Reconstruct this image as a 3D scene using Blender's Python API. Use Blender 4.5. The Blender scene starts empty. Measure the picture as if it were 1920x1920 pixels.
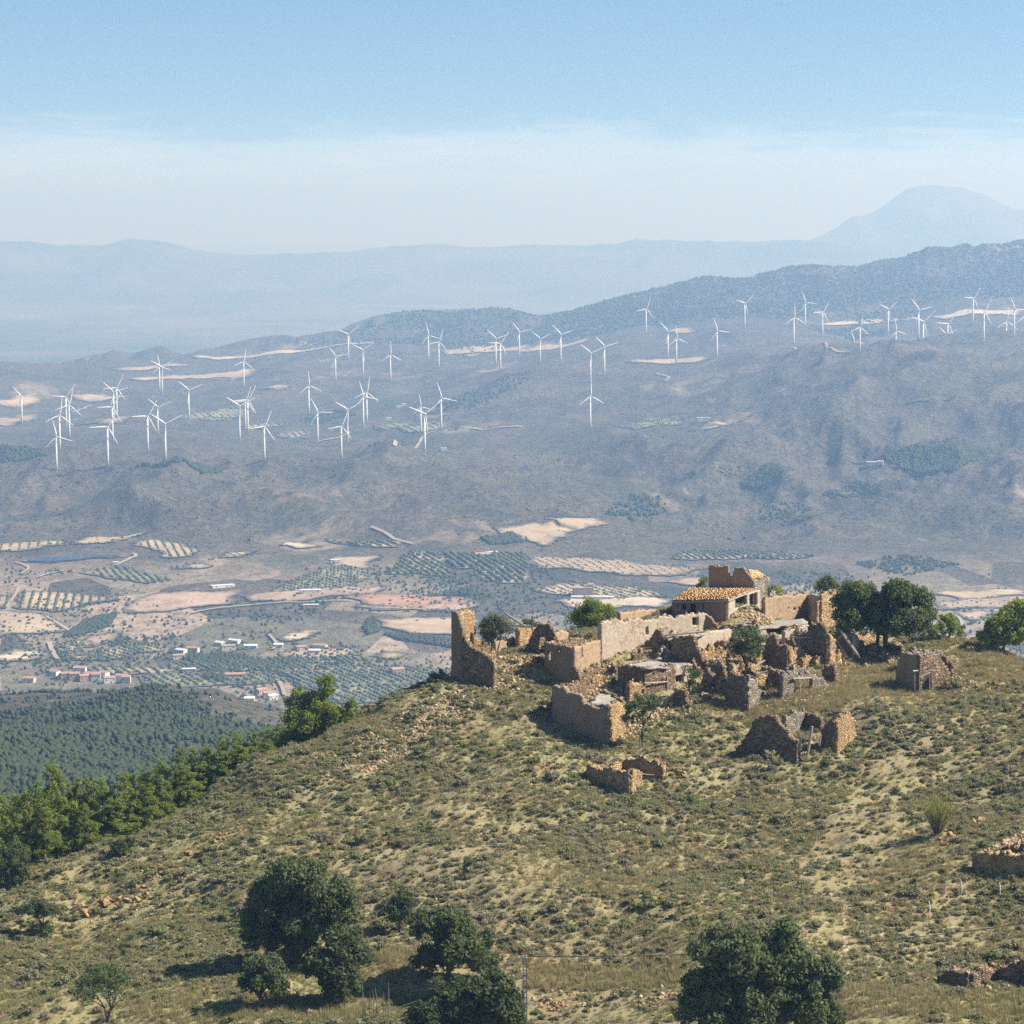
import bpy, bmesh, math, random
import numpy as np
from mathutils import Vector, Matrix, geometry

rng = np.random.default_rng(7)
random.seed(7)
SC = bpy.context.scene
COL = SC.collection
R = math.radians

# ------------------------------------------------------------------ camera, sky, sun, exposure
F = 5600.0            # focal length in pixels of the 1920 px picture
HOR = 400.0           # picture row of the horizon
CZ = 700.0            # camera height, metres
PITCH = math.atan((960 - HOR) / F)
cam_d = bpy.data.cameras.new('camera')
cam = bpy.data.objects.new('camera', cam_d)
COL.objects.link(cam)
cam.location = (0, 0, CZ)
cam.rotation_euler = (math.pi / 2 - PITCH, 0, 0)
cam_d.sensor_width = 36.0
cam_d.lens = 36.0 * F / 1920.0
cam_d.clip_start = 1.0
cam_d.clip_end = 200000.0
SC.camera = cam

SUN_AZ, SUN_EL = R(92), R(45)      # clockwise from the view direction
sd = bpy.data.lights.new('sun', 'SUN')
sd.energy = 4.6
sd.angle = R(0.5)
sd.color = (1.0, 0.95, 0.87)
sun = bpy.data.objects.new('sun', sd)
COL.objects.link(sun)
sun_dir = Vector((math.sin(SUN_AZ) * math.cos(SUN_EL), math.cos(SUN_AZ) * math.cos(SUN_EL), math.sin(SUN_EL)))
sun.rotation_euler = (-sun_dir).to_track_quat('-Z', 'Y').to_euler()
sun.location = (0, 0, CZ + 250)

world = bpy.data.worlds.new('World')
SC.world = world
world.use_nodes = True


def N(nt, typ, **kw):
    n = nt.nodes.new(typ)
    for k, v in kw.items():
        if k == 'inp':
            for a, b in v.items():
                n.inputs[a].default_value = b
        else:
            setattr(n, k, v)
    return n


def mathn(nt, op, a, b=None, c=None, clamp=False):
    n = nt.nodes.new('ShaderNodeMath')
    n.operation = op
    n.use_clamp = clamp
    for i, v in enumerate((a, b, c)):
        if v is None:
            continue
        if isinstance(v, (int, float)):
            n.inputs[i].default_value = v
        else:
            nt.links.new(v, n.inputs[i])
    return n.outputs[0]


def mixc(nt, fac, a, b, blend='MIX'):
    n = nt.nodes.new('ShaderNodeMix')
    n.data_type = 'RGBA'
    n.blend_type = blend
    for sock, v in ((n.inputs['Factor'], fac), (n.inputs['A'], a), (n.inputs['B'], b)):
        pass
    for idx, v in ((0, fac), (6, a), (7, b)):
        s = n.inputs[idx]
        if isinstance(v, (int, float)):
            s.default_value = v
        elif isinstance(v, (tuple, list)):
            s.default_value = tuple(v) + ((1.0,) if len(v) == 3 else ())
        else:
            nt.links.new(v, s)
    return n.outputs[2]


def ramp(nt, fac, stops, interp='LINEAR'):
    n = nt.nodes.new('ShaderNodeValToRGB')
    cr = n.color_ramp
    cr.interpolation = interp
    while len(cr.elements) > 1:
        cr.elements.remove(cr.elements[-1])
    cr.elements[0].position = stops[0][0]
    for i, (p, c) in enumerate(stops):
        e = cr.elements[0] if i == 0 else cr.elements.new(p)
        e.color = (c, c, c, 1) if isinstance(c, (int, float)) else tuple(c) + (1,)
    nt.links.new(fac, n.inputs[0])
    return n.outputs[0]


def noise(nt, vec, scale, detail=4, rough=.55, dist=0.0):
    n = nt.nodes.new('ShaderNodeTexNoise')
    n.inputs['Scale'].default_value = scale
    n.inputs['Detail'].default_value = detail
    n.inputs['Roughness'].default_value = rough
    n.inputs['Distortion'].default_value = dist
    if vec is not None:
        nt.links.new(vec, n.inputs['Vector'])
    return n.outputs['Fac']


def mapping(nt, vec, scale=(1, 1, 1), loc=(0, 0, 0)):
    n = nt.nodes.new('ShaderNodeMapping')
    n.inputs['Scale'].default_value = scale
    n.inputs['Location'].default_value = loc
    nt.links.new(vec, n.inputs['Vector'])
    return n.outputs[0]


wn = world.node_tree
wn.nodes.clear()
w_out = N(wn, 'ShaderNodeOutputWorld')
w_bg = N(wn, 'ShaderNodeBackground', inp={'Strength': 0.055})
w_tc = N(wn, 'ShaderNodeTexCoord')
w_sep = N(wn, 'ShaderNodeSeparateXYZ')
wn.links.new(w_tc.outputs['Generated'], w_sep.inputs[0])
elev = w_sep.outputs['Z']
# the sky is read a little higher than the line of sight (clear air aloft above the haze layer)
w_cmb = N(wn, 'ShaderNodeCombineXYZ')
wn.links.new(w_sep.outputs['X'], w_cmb.inputs[0])
wn.links.new(w_sep.outputs['Y'], w_cmb.inputs[1])
wn.links.new(mathn(wn, 'MULTIPLY_ADD', mathn(wn, 'MAXIMUM', elev, 0.0), 1.4, 0.07), w_cmb.inputs[2])
w_nrm = N(wn, 'ShaderNodeVectorMath', operation='NORMALIZE')
wn.links.new(w_cmb.outputs[0], w_nrm.inputs[0])
w_sky = N(wn, 'ShaderNodeTexSky', sky_type='NISHITA', sun_disc=False, sun_elevation=SUN_EL, sun_rotation=SUN_AZ,
          altitude=1200.0, air_density=1.0, dust_density=0.25, ozone_density=2.2)
wn.links.new(w_nrm.outputs[0], w_sky.inputs[0])
# thin veil of cirrus low over the whole horizon
w_n1 = noise(wn, mapping(wn, w_tc.outputs['Generated'], (30, 30, 300)), 1.0, 6, .6, .4)
w_n2 = noise(wn, mapping(wn, w_tc.outputs['Generated'], (16, 16, 60)), 1.0, 3, .5)
edge = mathn(wn, 'MULTIPLY_ADD', mathn(wn, 'SUBTRACT', w_n1, .5), 0.022, elev)
edge = mathn(wn, 'MULTIPLY_ADD', mathn(wn, 'SUBTRACT', w_n2, .5), 0.022, edge)
veil = N(wn, 'ShaderNodeMapRange', interpolation_type='SMOOTHSTEP',
         inp={'From Min': 0.0325, 'From Max': 0.0195, 'To Min': 0.0, 'To Max': 1.0})
wn.links.new(edge, veil.inputs['Value'])
veil2 = mathn(wn, 'MULTIPLY', veil.outputs[0], ramp(wn, w_n1, [(.3, .42), (.7, .72)]))
sky_b = mixc(wn, 1.0, w_sky.outputs[0], (.88, 1.0, 1.03), 'MULTIPLY')
sky_c = mixc(wn, veil2, sky_b, (7.6, 8.5, 9.6))
wn.links.new(sky_c, w_bg.inputs['Color'])
wn.links.new(w_bg.outputs[0], w_out.inputs['Surface'])

SC.view_settings.view_transform = 'Standard'
SC.view_settings.look = 'None'
SC.view_settings.exposure = 1.18
SC.view_settings.gamma = 1.0
SC.cycles.use_denoising = False
SC.cycles.max_bounces = 6
SC.cycles.diffuse_bounces = 3
SC.cycles.transparent_max_bounces = 8
SC.cycles.volume_bounces = 0


# ------------------------------------------------------------------ numeric helpers
def ray(px, py):
    cx, cy = (px - 960) / F, (960 - py) / F
    k = math.cos(PITCH) + cy * math.sin(PITCH)
    return cx / k, (-math.sin(PITCH) + cy * math.cos(PITCH)) / k


def at(px, py, d):
    u, v = ray(px, py)
    return np.array((u * d, d, CZ + v * d))


def hash2(ix, iy, seed):
    n = (ix.astype(np.int64) * 374761393 + iy.astype(np.int64) * 668265263 + seed * 974711) & 0x7fffffff
    n = ((n ^ (n >> 13)) * 1274126177) & 0x7fffffff
    n = (n ^ (n >> 16)) & 0xffff
    return n / 65535.0


def vnoise(x, y, seed=0):
    x = np.asarray(x, float); y = np.asarray(y, float)
    ix, iy = np.floor(x), np.floor(y)
    fx, fy = x - ix, y - iy
    fx = fx * fx * fx * (fx * (fx * 6 - 15) + 10); fy = fy * fy * fy * (fy * (fy * 6 - 15) + 10)
    a, b = hash2(ix, iy, seed), hash2(ix + 1, iy, seed)
    c, d = hash2(ix, iy + 1, seed), hash2(ix + 1, iy + 1, seed)
    return ((a * (1 - fx) + b * fx) * (1 - fy) + (c * (1 - fx) + d * fx) * fy) * 2 - 1


def fbm(x, y, seed=0, octv=4, gain=.5):
    s, a = 0, 1.0
    for i in range(octv):
        ca, sa = math.cos(i * .7), math.sin(i * .7)
        s = s + a * vnoise(x * ca - y * sa, x * sa + y * ca, seed + i)
        x, y, a = x * 2.03, y * 2.03, a * gain
    return s


def ridged(x, y, seed=0, octv=4):
    s, a = 0, 1.0
    for i in range(octv):
        ca, sa = math.cos(i * .9), math.sin(i * .9)
        s = s + a * (1 - 2 * np.abs(vnoise(x * ca - y * sa, x * sa + y * ca, seed + i)))
        x, y, a = x * 2.07, y * 2.07, a * .5
    return s


class TPS:
    def __init__(self, P, z, lam):
        self.P = P = np.asarray(P, float)
        n = len(P)
        A = np.zeros((n + 3, n + 3))
        A[:n, :n] = self.phi(P, P) + lam * np.eye(n)
        A[:n, n] = 1; A[:n, n + 1:] = P
        A[n, :n] = 1; A[n + 1:, :n] = P.T
        self.w = np.linalg.solve(A, np.concatenate([z, [0, 0, 0]]))

    def phi(self, a, b):
        d2 = (a[:, None, 0] - b[None, :, 0]) ** 2 + (a[:, None, 1] - b[None, :, 1]) ** 2
        return .5 * d2 * np.log(d2 + 1e-12)

    def __call__(self, Q):
        Q = np.asarray(Q, float)
        out = np.empty(len(Q))
        for i in range(0, len(Q), 20000):
            q = Q[i:i + 20000]
            out[i:i + 20000] = self.phi(q, self.P) @ self.w[:-3] + self.w[-3] + q @ self.w[-2:]
        return out


# ------------------------------------------------------------------ mesh helpers
MATS = {}


def link(name, me, mat=None, parent=None):
    o = bpy.data.objects.new(name, me)
    COL.objects.link(o)
    if mat is not None:
        me.materials.append(MATS[mat] if isinstance(mat, str) else mat)
    if parent is not None:
        o.parent = parent
    return o


def np_mesh(name, V, Fc, smooth=False):
    V = np.asarray(V, np.float32); Fc = np.asarray(Fc, np.int32)
    me = bpy.data.meshes.new(name)
    k = Fc.shape[1]
    me.vertices.add(len(V)); me.vertices.foreach_set('co', V.ravel())
    me.loops.add(Fc.size); me.loops.foreach_set('vertex_index', Fc.ravel())
    me.polygons.add(len(Fc))
    me.polygons.foreach_set('loop_start', np.arange(0, Fc.size, k, dtype=np.int32))
    if smooth:
        me.polygons.foreach_set('use_smooth', np.ones(len(Fc), bool))
    me.update(calc_edges=True)
    return me


class MB:
    """collects quads/tris of several shapes for one mesh"""
    def __init__(self):
        self.v, self.f = [], []

    def add(self, V, Fc):
        o = len(self.v)
        self.v += [tuple(p) for p in V]
        self.f += [tuple(i + o for i in f) for f in Fc]

    def box(self, c, s, rz=0.0, M=None):
        x, y, z = s[0] / 2, s[1] / 2, s[2] / 2
        V = [Vector((a, b, d)) for a in (-x, x) for b in (-y, y) for d in (-z, z)]
        m = M if M is not None else Matrix.Rotation(rz, 3, 'Z')
        V = [m @ p + Vector(c) for p in V]
        self.add(V, [(0, 1, 3, 2), (4, 6, 7, 5), (0, 4, 5, 1), (2, 3, 7, 6), (0, 2, 6, 4), (1, 5, 7, 3)])

    def beam(self, a, b, w, h=None):
        a, b = Vector(a), Vector(b)
        d = b - a
        self.box((a + b) / 2, (w, h or w, d.length), M=d.to_track_quat('Z', 'Y').to_matrix())

    def tube(self, pts, rad, n=7, cap=True):
        pts = [Vector(p) for p in pts]
        V, Fc = [], []
        for i, p in enumerate(pts):
            d = (pts[min(i + 1, len(pts) - 1)] - pts[max(i - 1, 0)]).normalized()
            q = d.to_track_quat('Z', 'Y')
            for k in range(n):
                a = 2 * math.pi * k / n
                V.append(p + q @ Vector((math.cos(a) * rad[i], math.sin(a) * rad[i], 0)))
        for i in range(len(pts) - 1):
            for k in range(n):
                Fc.append((i * n + k, i * n + (k + 1) % n, (i + 1) * n + (k + 1) % n, (i + 1) * n + k))
        if cap:
            Fc.append(tuple(range((len(pts) - 1) * n, len(pts) * n)))
            Fc.append(tuple(reversed(range(n))))
        self.add(V, Fc)

    def mesh(self, name, smooth=False):
        me = bpy.data.meshes.new(name)
        me.from_pydata([tuple(p) for p in self.v], [], self.f)
        if smooth:
            me.polygons.foreach_set('use_smooth', np.ones(len(me.polygons), bool))
        me.update()
        return me

    def build(self, name, mat, parent=None, smooth=False):
        return link(name, self.mesh(name, smooth), mat, parent)


def tag(o, label=None, cat=None, group=None, kind=None):
    for k, v in (('label', label), ('category', cat), ('group', group), ('kind', kind)):
        if v:
            o[k] = v
    return o


def empty(name, loc, label, cat, group=None, rz=0.0):
    o = bpy.data.objects.new(name, None)
    COL.objects.link(o)
    o.empty_display_size = .5
    o.location = tuple(loc)
    o.rotation_euler = (0, 0, rz)
    return tag(o, label, cat, group)


# ------------------------------------------------------------------ materials
def new_mat(name, rough=.9):
    m = bpy.data.materials.new(name)
    m.use_nodes = True
    nt = m.node_tree
    b = nt.nodes['Principled BSDF']
    b.inputs['Roughness'].default_value = rough
    b.inputs['Specular IOR Level'].default_value = .2
    MATS[name] = m
    return m, nt, b


def pos(nt):
    return N(nt, 'ShaderNodeNewGeometry').outputs['Position']


def plain(name, col, var=.25, scale=3.0, rough=.9):
    m, nt, b = new_mat(name, rough)
    p = pos(nt)
    n1 = noise(nt, p, scale, 5, .65)
    c = mixc(nt, ramp(nt, n1, [(.3, 0), (.7, 1)]), tuple(x * (1 - var) for x in col), tuple(min(1, x * (1 + var)) for x in col))
    nt.links.new(c, b.inputs['Base Color'])
    return m


def bump(nt, b, h, dist, strength=.6):
    n = N(nt, 'ShaderNodeBump', inp={'Strength': strength, 'Distance': dist})
    nt.links.new(h, n.inputs['Height'])
    nt.links.new(n.outputs[0], b.inputs['Normal'])


def foliage(name, dark, light, var=.35, transl=.25):
    m, nt, b = new_mat(name, .75)
    g = N(nt, 'ShaderNodeNewGeometry')
    oi = N(nt, 'ShaderNodeObjectInfo')
    f = mathn(nt, 'MULTIPLY_ADD', oi.outputs['Random'], .35, mathn(nt, 'MULTIPLY', g.outputs['Random Per Island'], .65))
    c = mixc(nt, f, dark, light)
    nt.links.new(c, b.inputs['Base Color'])
    if transl > 0:
        t = N(nt, 'ShaderNodeBsdfTranslucent')
        nt.links.new(c, t.inputs['Color'])
        mx = N(nt, 'ShaderNodeMixShader', inp={0: transl})
        nt.links.new(b.outputs[0], mx.inputs[1]); nt.links.new(t.outputs[0], mx.inputs[2])
        nt.links.new(mx.outputs[0], nt.nodes['Material Output'].inputs['Surface'])
    return m


def make_materials():
    # near hillside: dry soil, pale grass, gravel and ochre rock
    m, nt, b = new_mat('hillside', .95)
    p = pos(nt)
    big = noise(nt, p, .045, 4, .55)
    mid = noise(nt, p, .35, 5, .6, .3)
    fine = noise(nt, p, 2.6, 5, .7)
    grain = noise(nt, p, 9.0, 3, .7)
    soil = mixc(nt, ramp(nt, mid, [(.35, 0), (.65, 1)]), (.225, .180, .106), (.320, .250, .145))
    grass = mixc(nt, ramp(nt, fine, [(.3, 0), (.7, 1)]), (.215, .192, .084), (.355, .305, .146))
    c = mixc(nt, ramp(nt, mathn(nt, 'MULTIPLY_ADD', mid, .6, mathn(nt, 'MULTIPLY', big, .5)), [(.44, 0), (.6, 1)]), soil, grass)
    c = mixc(nt, ramp(nt, noise(nt, p, .16, 4, .6), [(.58, 0), (.68, .8)]), c, (.27, .175, .085))
    for an, cc in (('gravel', (.30, .225, .14)), ('straw', (.34, .275, .135))):
        a_ = N(nt, 'ShaderNodeAttribute', attribute_name=an)
        f_ = mathn(nt, 'MULTIPLY', a_.outputs['Fac'], ramp(nt, mathn(nt, 'MULTIPLY_ADD', fine, .5, mathn(nt, 'MULTIPLY', mid, .5)), [(.38, .35), (.6, 1)]))
        c = mixc(nt, f_, c, cc)
    c = mixc(nt, ramp(nt, grain, [(.30, .75), (.48, 0)]), c, (.085, .075, .05))
    c = mixc(nt, ramp(nt, grain, [(.62, 0), (.74, .55)]), c, (.32, .26, .165))
    nt.links.new(c, b.inputs['Base Color'])
    bump(nt, b, mathn(nt, 'MULTIPLY_ADD', grain, .4, fine), .25, .7)
    # far terrain: grey scrub with bare patches
    m, nt, b = new_mat('scrubland', .95)
    p = pos(nt)
    big = noise(nt, p, .0011, 5, .6, .4)
    mid = noise(nt, p, .006, 6, .62, .3)
    fine = noise(nt, p, .045, 5, .7)
    dots = N(nt, 'ShaderNodeTexVoronoi', inp={'Scale': .085, 'Randomness': 1.0})
    nt.links.new(p, dots.inputs['Vector'])
    c = mixc(nt, ramp(nt, mid, [(.32, 0), (.66, 1)]), (.034, .036, .027), (.132, .102, .070))
    c = mixc(nt, ramp(nt, big, [(.38, 0), (.62, .6)]), c, (.078, .066, .042))
    c = mixc(nt, ramp(nt, fine, [(.45, 0), (.66, .6)]), c, (.155, .126, .090))
    sp = noise(nt, p, .16, 4, .75)
    c = mixc(nt, ramp(nt, sp, [(.38, 1), (.52, 0)]), c, (.022, .027, .017))
    dm = mathn(nt, 'MULTIPLY', ramp(nt, dots.outputs['Distance'], [(.25, 1), (.45, 0)]), ramp(nt, mid, [(.45, 1), (.62, .15)]))
    c = mixc(nt, mathn(nt, 'MULTIPLY', dm, .8), c, (.036, .042, .022))
    patch = ramp(nt, noise(nt, mapping(nt, p, (.0035, .0016, .002)), 1.0, 5, .7, .6), [(.60, 0), (.68, .8)])
    c = mixc(nt, patch, c, (.27, .205, .130))
    wood = ramp(nt, noise(nt, mapping(nt, p, (.0019, .0012, .002), (3, 7, 0)), 1.0, 5, .7), [(.58, 0), (.66, .75)])
    c = mixc(nt, wood, c, (.042, .052, .026))
    vc = N(nt, 'ShaderNodeTexVoronoi', inp={'Scale': 1.0, 'Randomness': .9})
    nt.links.new(mapping(nt, p, (.011, .0055, .0)), vc.inputs['Vector'])
    sc3 = N(nt, 'ShaderNodeSeparateColor'); nt.links.new(vc.outputs['Color'], sc3.inputs[0])
    sx = N(nt, 'ShaderNodeSeparateXYZ'); nt.links.new(p, sx.inputs[0])
    low = N(nt, 'ShaderNodeMapRange', interpolation_type='SMOOTHSTEP', inp={'From Min': 4000.0, 'From Max': 3500.0})
    nt.links.new(sx.outputs['Y'], low.inputs['Value'])
    low2 = N(nt, 'ShaderNodeMapRange', interpolation_type='SMOOTHSTEP', inp={'From Min': 2500.0, 'From Max': 2700.0})
    nt.links.new(sx.outputs['Y'], low2.inputs['Value'])
    plot = mathn(nt, 'MULTIPLY', mathn(nt, 'MULTIPLY', low.outputs[0], low2.outputs[0]), ramp(nt, sc3.outputs[0], [(.28, 0), (.32, .85)]))
    plot = mathn(nt, 'MULTIPLY', plot, ramp(nt, fine, [(.35, .35), (.6, 1)]))
    c = mixc(nt, plot, c, ramp(nt, sc3.outputs[1], [(0, (.16, .15, .09)), (.3, (.26, .21, .14)), (.7, (.36, .275, .19)), (1, (.42, .31, .23))]))
    nt.links.new(c, b.inputs['Base Color'])
    bump(nt, b, mathn(nt, 'MULTIPLY_ADD', sp, .35, fine), 9.0, .8)
    # distant ranges
    m, nt, b = new_mat('bare_mountain', .95)
    p = pos(nt)
    c = mixc(nt, ramp(nt, noise(nt, p, .0009, 6, .65, .3), [(.35, 0), (.65, 1)]), (.03, .032, .026), (.12, .10, .075))
    nt.links.new(c, b.inputs['Base Color'])
    m, nt, b = new_mat('plain_ground', .95)
    p = pos(nt)
    c = mixc(nt, ramp(nt, noise(nt, mapping(nt, p, (.0006, .0003, .001)), 1.0, 6, .65, .3), [(.40, 0), (.62, 1)]), (.045, .05, .035), (.15, .13, .10))
    nt.links.new(c, b.inputs['Base Color'])
    # fields
    def field(name, a, bb, stripe=None):
        m, nt, b = new_mat(name, .95)
        p = pos(nt)
        n1 = noise(nt, p, .012, 5, .6, .2)
        n2 = noise(nt, p, .12, 4, .7)
        f = mathn(nt, 'MULTIPLY_ADD', n2, .4, mathn(nt, 'MULTIPLY', n1, .6))
        c = mixc(nt, ramp(nt, f, [(.36, 0), (.62, 1)]), a, bb)
        c = mixc(nt, ramp(nt, noise(nt, p, .028, 6, .75, .5), [(.50, 0), (.66, .6)]), c, (.11, .095, .058))
        c = mixc(nt, ramp(nt, noise(nt, mapping(nt, p, (.02, .003, .01)), 1.0, 3, .6), [(.5, 0), (.7, .3)]), c, tuple(x * .7 for x in a))
        if stripe:
            w = N(nt, 'ShaderNodeTexWave', bands_direction='DIAGONAL', inp={'Scale': .035, 'Distortion': 2.5, 'Detail': 2.0, 'Detail Scale': .3})
            nt.links.new(p, w.inputs['Vector'])
            c = mixc(nt, ramp(nt, w.outputs['Fac'], [(.35, 0), (.75, .55)]), c, stripe)
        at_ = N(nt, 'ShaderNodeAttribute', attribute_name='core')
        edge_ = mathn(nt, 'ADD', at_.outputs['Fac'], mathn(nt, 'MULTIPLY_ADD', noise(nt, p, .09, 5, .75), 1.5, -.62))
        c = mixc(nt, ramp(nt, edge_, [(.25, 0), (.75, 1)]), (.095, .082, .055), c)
        nt.links.new(c, b.inputs['Base Color'])
    field('field_tan', (0.300, 0.228, 0.150), (0.432, 0.330, 0.222))
    field('field_pink', (0.264, 0.186, 0.138), (0.396, 0.294, 0.216))
    field('field_red', (0.264, 0.120, 0.084), (0.384, 0.240, 0.168))
    field('field_pale', (0.384, 0.318, 0.228), (0.540, 0.444, 0.324))
    field('field_orchard', (0.312, 0.246, 0.156), (0.444, 0.348, 0.222))
    field('field_green', (.15, .15, .08), (.26, .24, .13))
    field('field_strip', (0.300, 0.222, 0.150), (0.408, 0.318, 0.216), (.17, .12, .08))
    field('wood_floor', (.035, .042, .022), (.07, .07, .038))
    plain('path_soil', (.36, .27, .17), .25, 2.0)
    plain('road', (.29, .25, .195), .15, .05)
    m, nt, b = new_mat('water', .08)
    b.inputs['Base Color'].default_value = (.012, .028, .055, 1)
    b.inputs['Specular IOR Level'].default_value = .5
    plain('white_paint', (.66, .66, .66), .03, .4, .5)
    plain('house_white', (.60, .57, .52), .1, .3)
    plain('house_tan', (.52, .43, .33), .15, .3)
    plain('house_red', (.38, .24, .19), .15, .3)
    plain('house_roof', (.34, .215, .155), .2, .6)
    plain('metal_roof', (.55, .57, .60), .1, .3, .6)
    plain('far_tree', (.038, .050, .022), .35, .2)
    plain('ridge_leaf', (.050, .064, .028), .35, .2)
    plain('orchard_leaf', (.070, .082, .036), .3, .2)
    plain('olive_leaf', (.085, .098, .058), .3, .2)
    # masonry of the ruins
    def stone(name, cols, mortar, sc=3.4, streak=False):
        m, nt, b = new_mat(name, .95)
        p = pos(nt)
        mp = mapping(nt, p, (sc, sc, sc * 1.6))
        wv = N(nt, 'ShaderNodeTexVoronoi', inp={'Scale': 1.0, 'Randomness': 1.0})
        nt.links.new(mp, wv.inputs['Vector'])
        ve = N(nt, 'ShaderNodeTexVoronoi', feature='DISTANCE_TO_EDGE', inp={'Scale': 1.0, 'Randomness': 1.0})
        nt.links.new(mp, ve.inputs['Vector'])
        sepc = N(nt, 'ShaderNodeSeparateColor')
        nt.links.new(wv.outputs['Color'], sepc.inputs[0])
        c = ramp(nt, sepc.outputs[0], [(0, cols[0]), (.4, cols[1]), (.75, cols[2]), (1, cols[3])])
        gr = ramp(nt, noise(nt, p, .7, 4, .6), [(.35, .7), (.65, 1.15)])
        c = mixc(nt, 1.0, c, gr, 'MULTIPLY')
        c = mixc(nt, ramp(nt, ve.outputs['Distance'], [(.02, .8), (.11, 0)]), c, mortar)
        nt.links.new(c, b.inputs['Base Color'])
        bump(nt, b, ramp(nt, ve.outputs['Distance'], [(0, 0), (.25, 1)]), .12, .9)
    stone('rubble_stone', [(.12, .075, .045), (.23, .148, .08), (.33, .23, .135), (.38, .32, .24)], (.16, .11, .065))
    stone('ochre_stone', [(.24, .14, .06), (.42, .26, .115), (.52, .36, .17), (.50, .42, .29)], (.30, .19, .09))
    stone('grey_stone', [(.15, .125, .095), (.25, .205, .15), (.36, .30, .22), (.44, .40, .34)], (.19, .15, .105))
    def plaster(name, a, bb, under):
        m, nt, b = new_mat(name, .95)
        p = pos(nt)
        n1 = noise(nt, p, .55, 6, .65, .4)
        n2 = noise(nt, p, 3.2, 4, .7)
        n3 = noise(nt, mapping(nt, p, (3.0, 3.0, .35)), 1.0, 3, .6)
        c = mixc(nt, ramp(nt, n1, [(.35, 0), (.65, 1)]), a, bb)
        c = mixc(nt, ramp(nt, n3, [(.48, 0), (.72, .4)]), c, under)
        c = mixc(nt, ramp(nt, mathn(nt, 'MULTIPLY_ADD', n2, .45, mathn(nt, 'MULTIPLY', n1, .6)), [(.535, 0), (.60, .9)]), c, under)
        nt.links.new(c, b.inputs['Base Color'])
        bump(nt, b, n2, .06, .6)
    plaster('plaster_tan', (.27, .185, .11), (.42, .30, .19), (.21, .14, .085))
    plaster('plaster_pale', (.30, .245, .185), (.47, .39, .295), (.24, .165, .105))
    plaster('plaster_shaded', (.19, .138, .092), (.26, .192, .130), (.15, .10, .062))  # shade of walls turned from the sun is darkened into this colour
    plaster('plaster_shaded_brown', (.165, .115, .072), (.235, .165, .104), (.125, .082, .05))  # browner plaster, shade of the tower face and stubs painted into its colour
    m, nt, b = new_mat('roof_tile', .9)
    g = N(nt, 'ShaderNodeNewGeometry')
    c = ramp(nt, g.outputs['Random Per Island'], [(0, (.26, .13, .06)), (.35, (.54, .29, .12)), (.75, (.66, .42, .20)), (1, (.60, .49, .35))])
    nt.links.new(c, b.inputs['Base Color'])
    m, nt, b = new_mat('loose_stone', .95)
    g = N(nt, 'ShaderNodeNewGeometry')
    c = ramp(nt, g.outputs['Random Per Island'], [(0, (.15, .10, .06)), (.35, (.28, .185, .10)), (.8, (.40, .29, .17)), (1, (.44, .37, .28))])
    nt.links.new(c, b.inputs['Base Color'])
    m, nt, b = new_mat('outcrop_rock', .95)
    p = pos(nt)
    c = mixc(nt, ramp(nt, noise(nt, p, 1.1, 6, .7, .5), [(.35, 0), (.65, 1)]), (.22, .13, .06), (.46, .31, .155))
    nt.links.new(c, b.inputs['Base Color'])
    bump(nt, b, noise(nt, p, 3.0, 5, .7), .3, .8)
    plain('old_timber', (.30, .255, .205), .3, 4)
    plain('dark_timber', (.12, .095, .07), .3, 4)
    plain('flat_roof', (.27, .24, .20), .35, 2.5)
    plain('opening_shade', (.05, .042, .035), .2, 2)
    plain('bark', (.105, .082, .060), .35, 5)
    plain('grey_bark', (.20, .175, .145), .35, 5)
    plain('steel', (.22, .22, .21), .15, 3, .55)
    plain('cable', (.04, .04, .04), .05, 3, .6)
    plain('rusty_iron', (.25, .13, .08), .3, 6)
    foliage('oak_leaf', (.056, .074, .026), (.175, .208, .078), transl=.5)
    foliage('pine_needle', (.125, .160, .026), (.310, .370, .072), transl=.5)
    foliage('dark_pine_needle', (.064, .086, .025), (.185, .225, .070), transl=.5)
    foliage('almond_leaf', (.055, .080, .026), (.150, .190, .070), transl=.35)
    foliage('grey_leaf', (.075, .090, .046), (.170, .185, .100), transl=.35)
    foliage('broom_leaf', (.210, .225, .045), (.390, .385, .100), transl=.5)
    foliage('shrub_leaf', (.180, .168, .092), (.375, .345, .195), transl=.4)
    foliage('shrub_green', (.150, .162, .062), (.325, .328, .138), transl=.4)
    foliage('dry_grass', (.235, .195, .092), (.43, .355, .180), transl=.35)
    foliage('green_grass', (.175, .178, .066), (.330, .318, .128), transl=.35)


make_materials()

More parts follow.
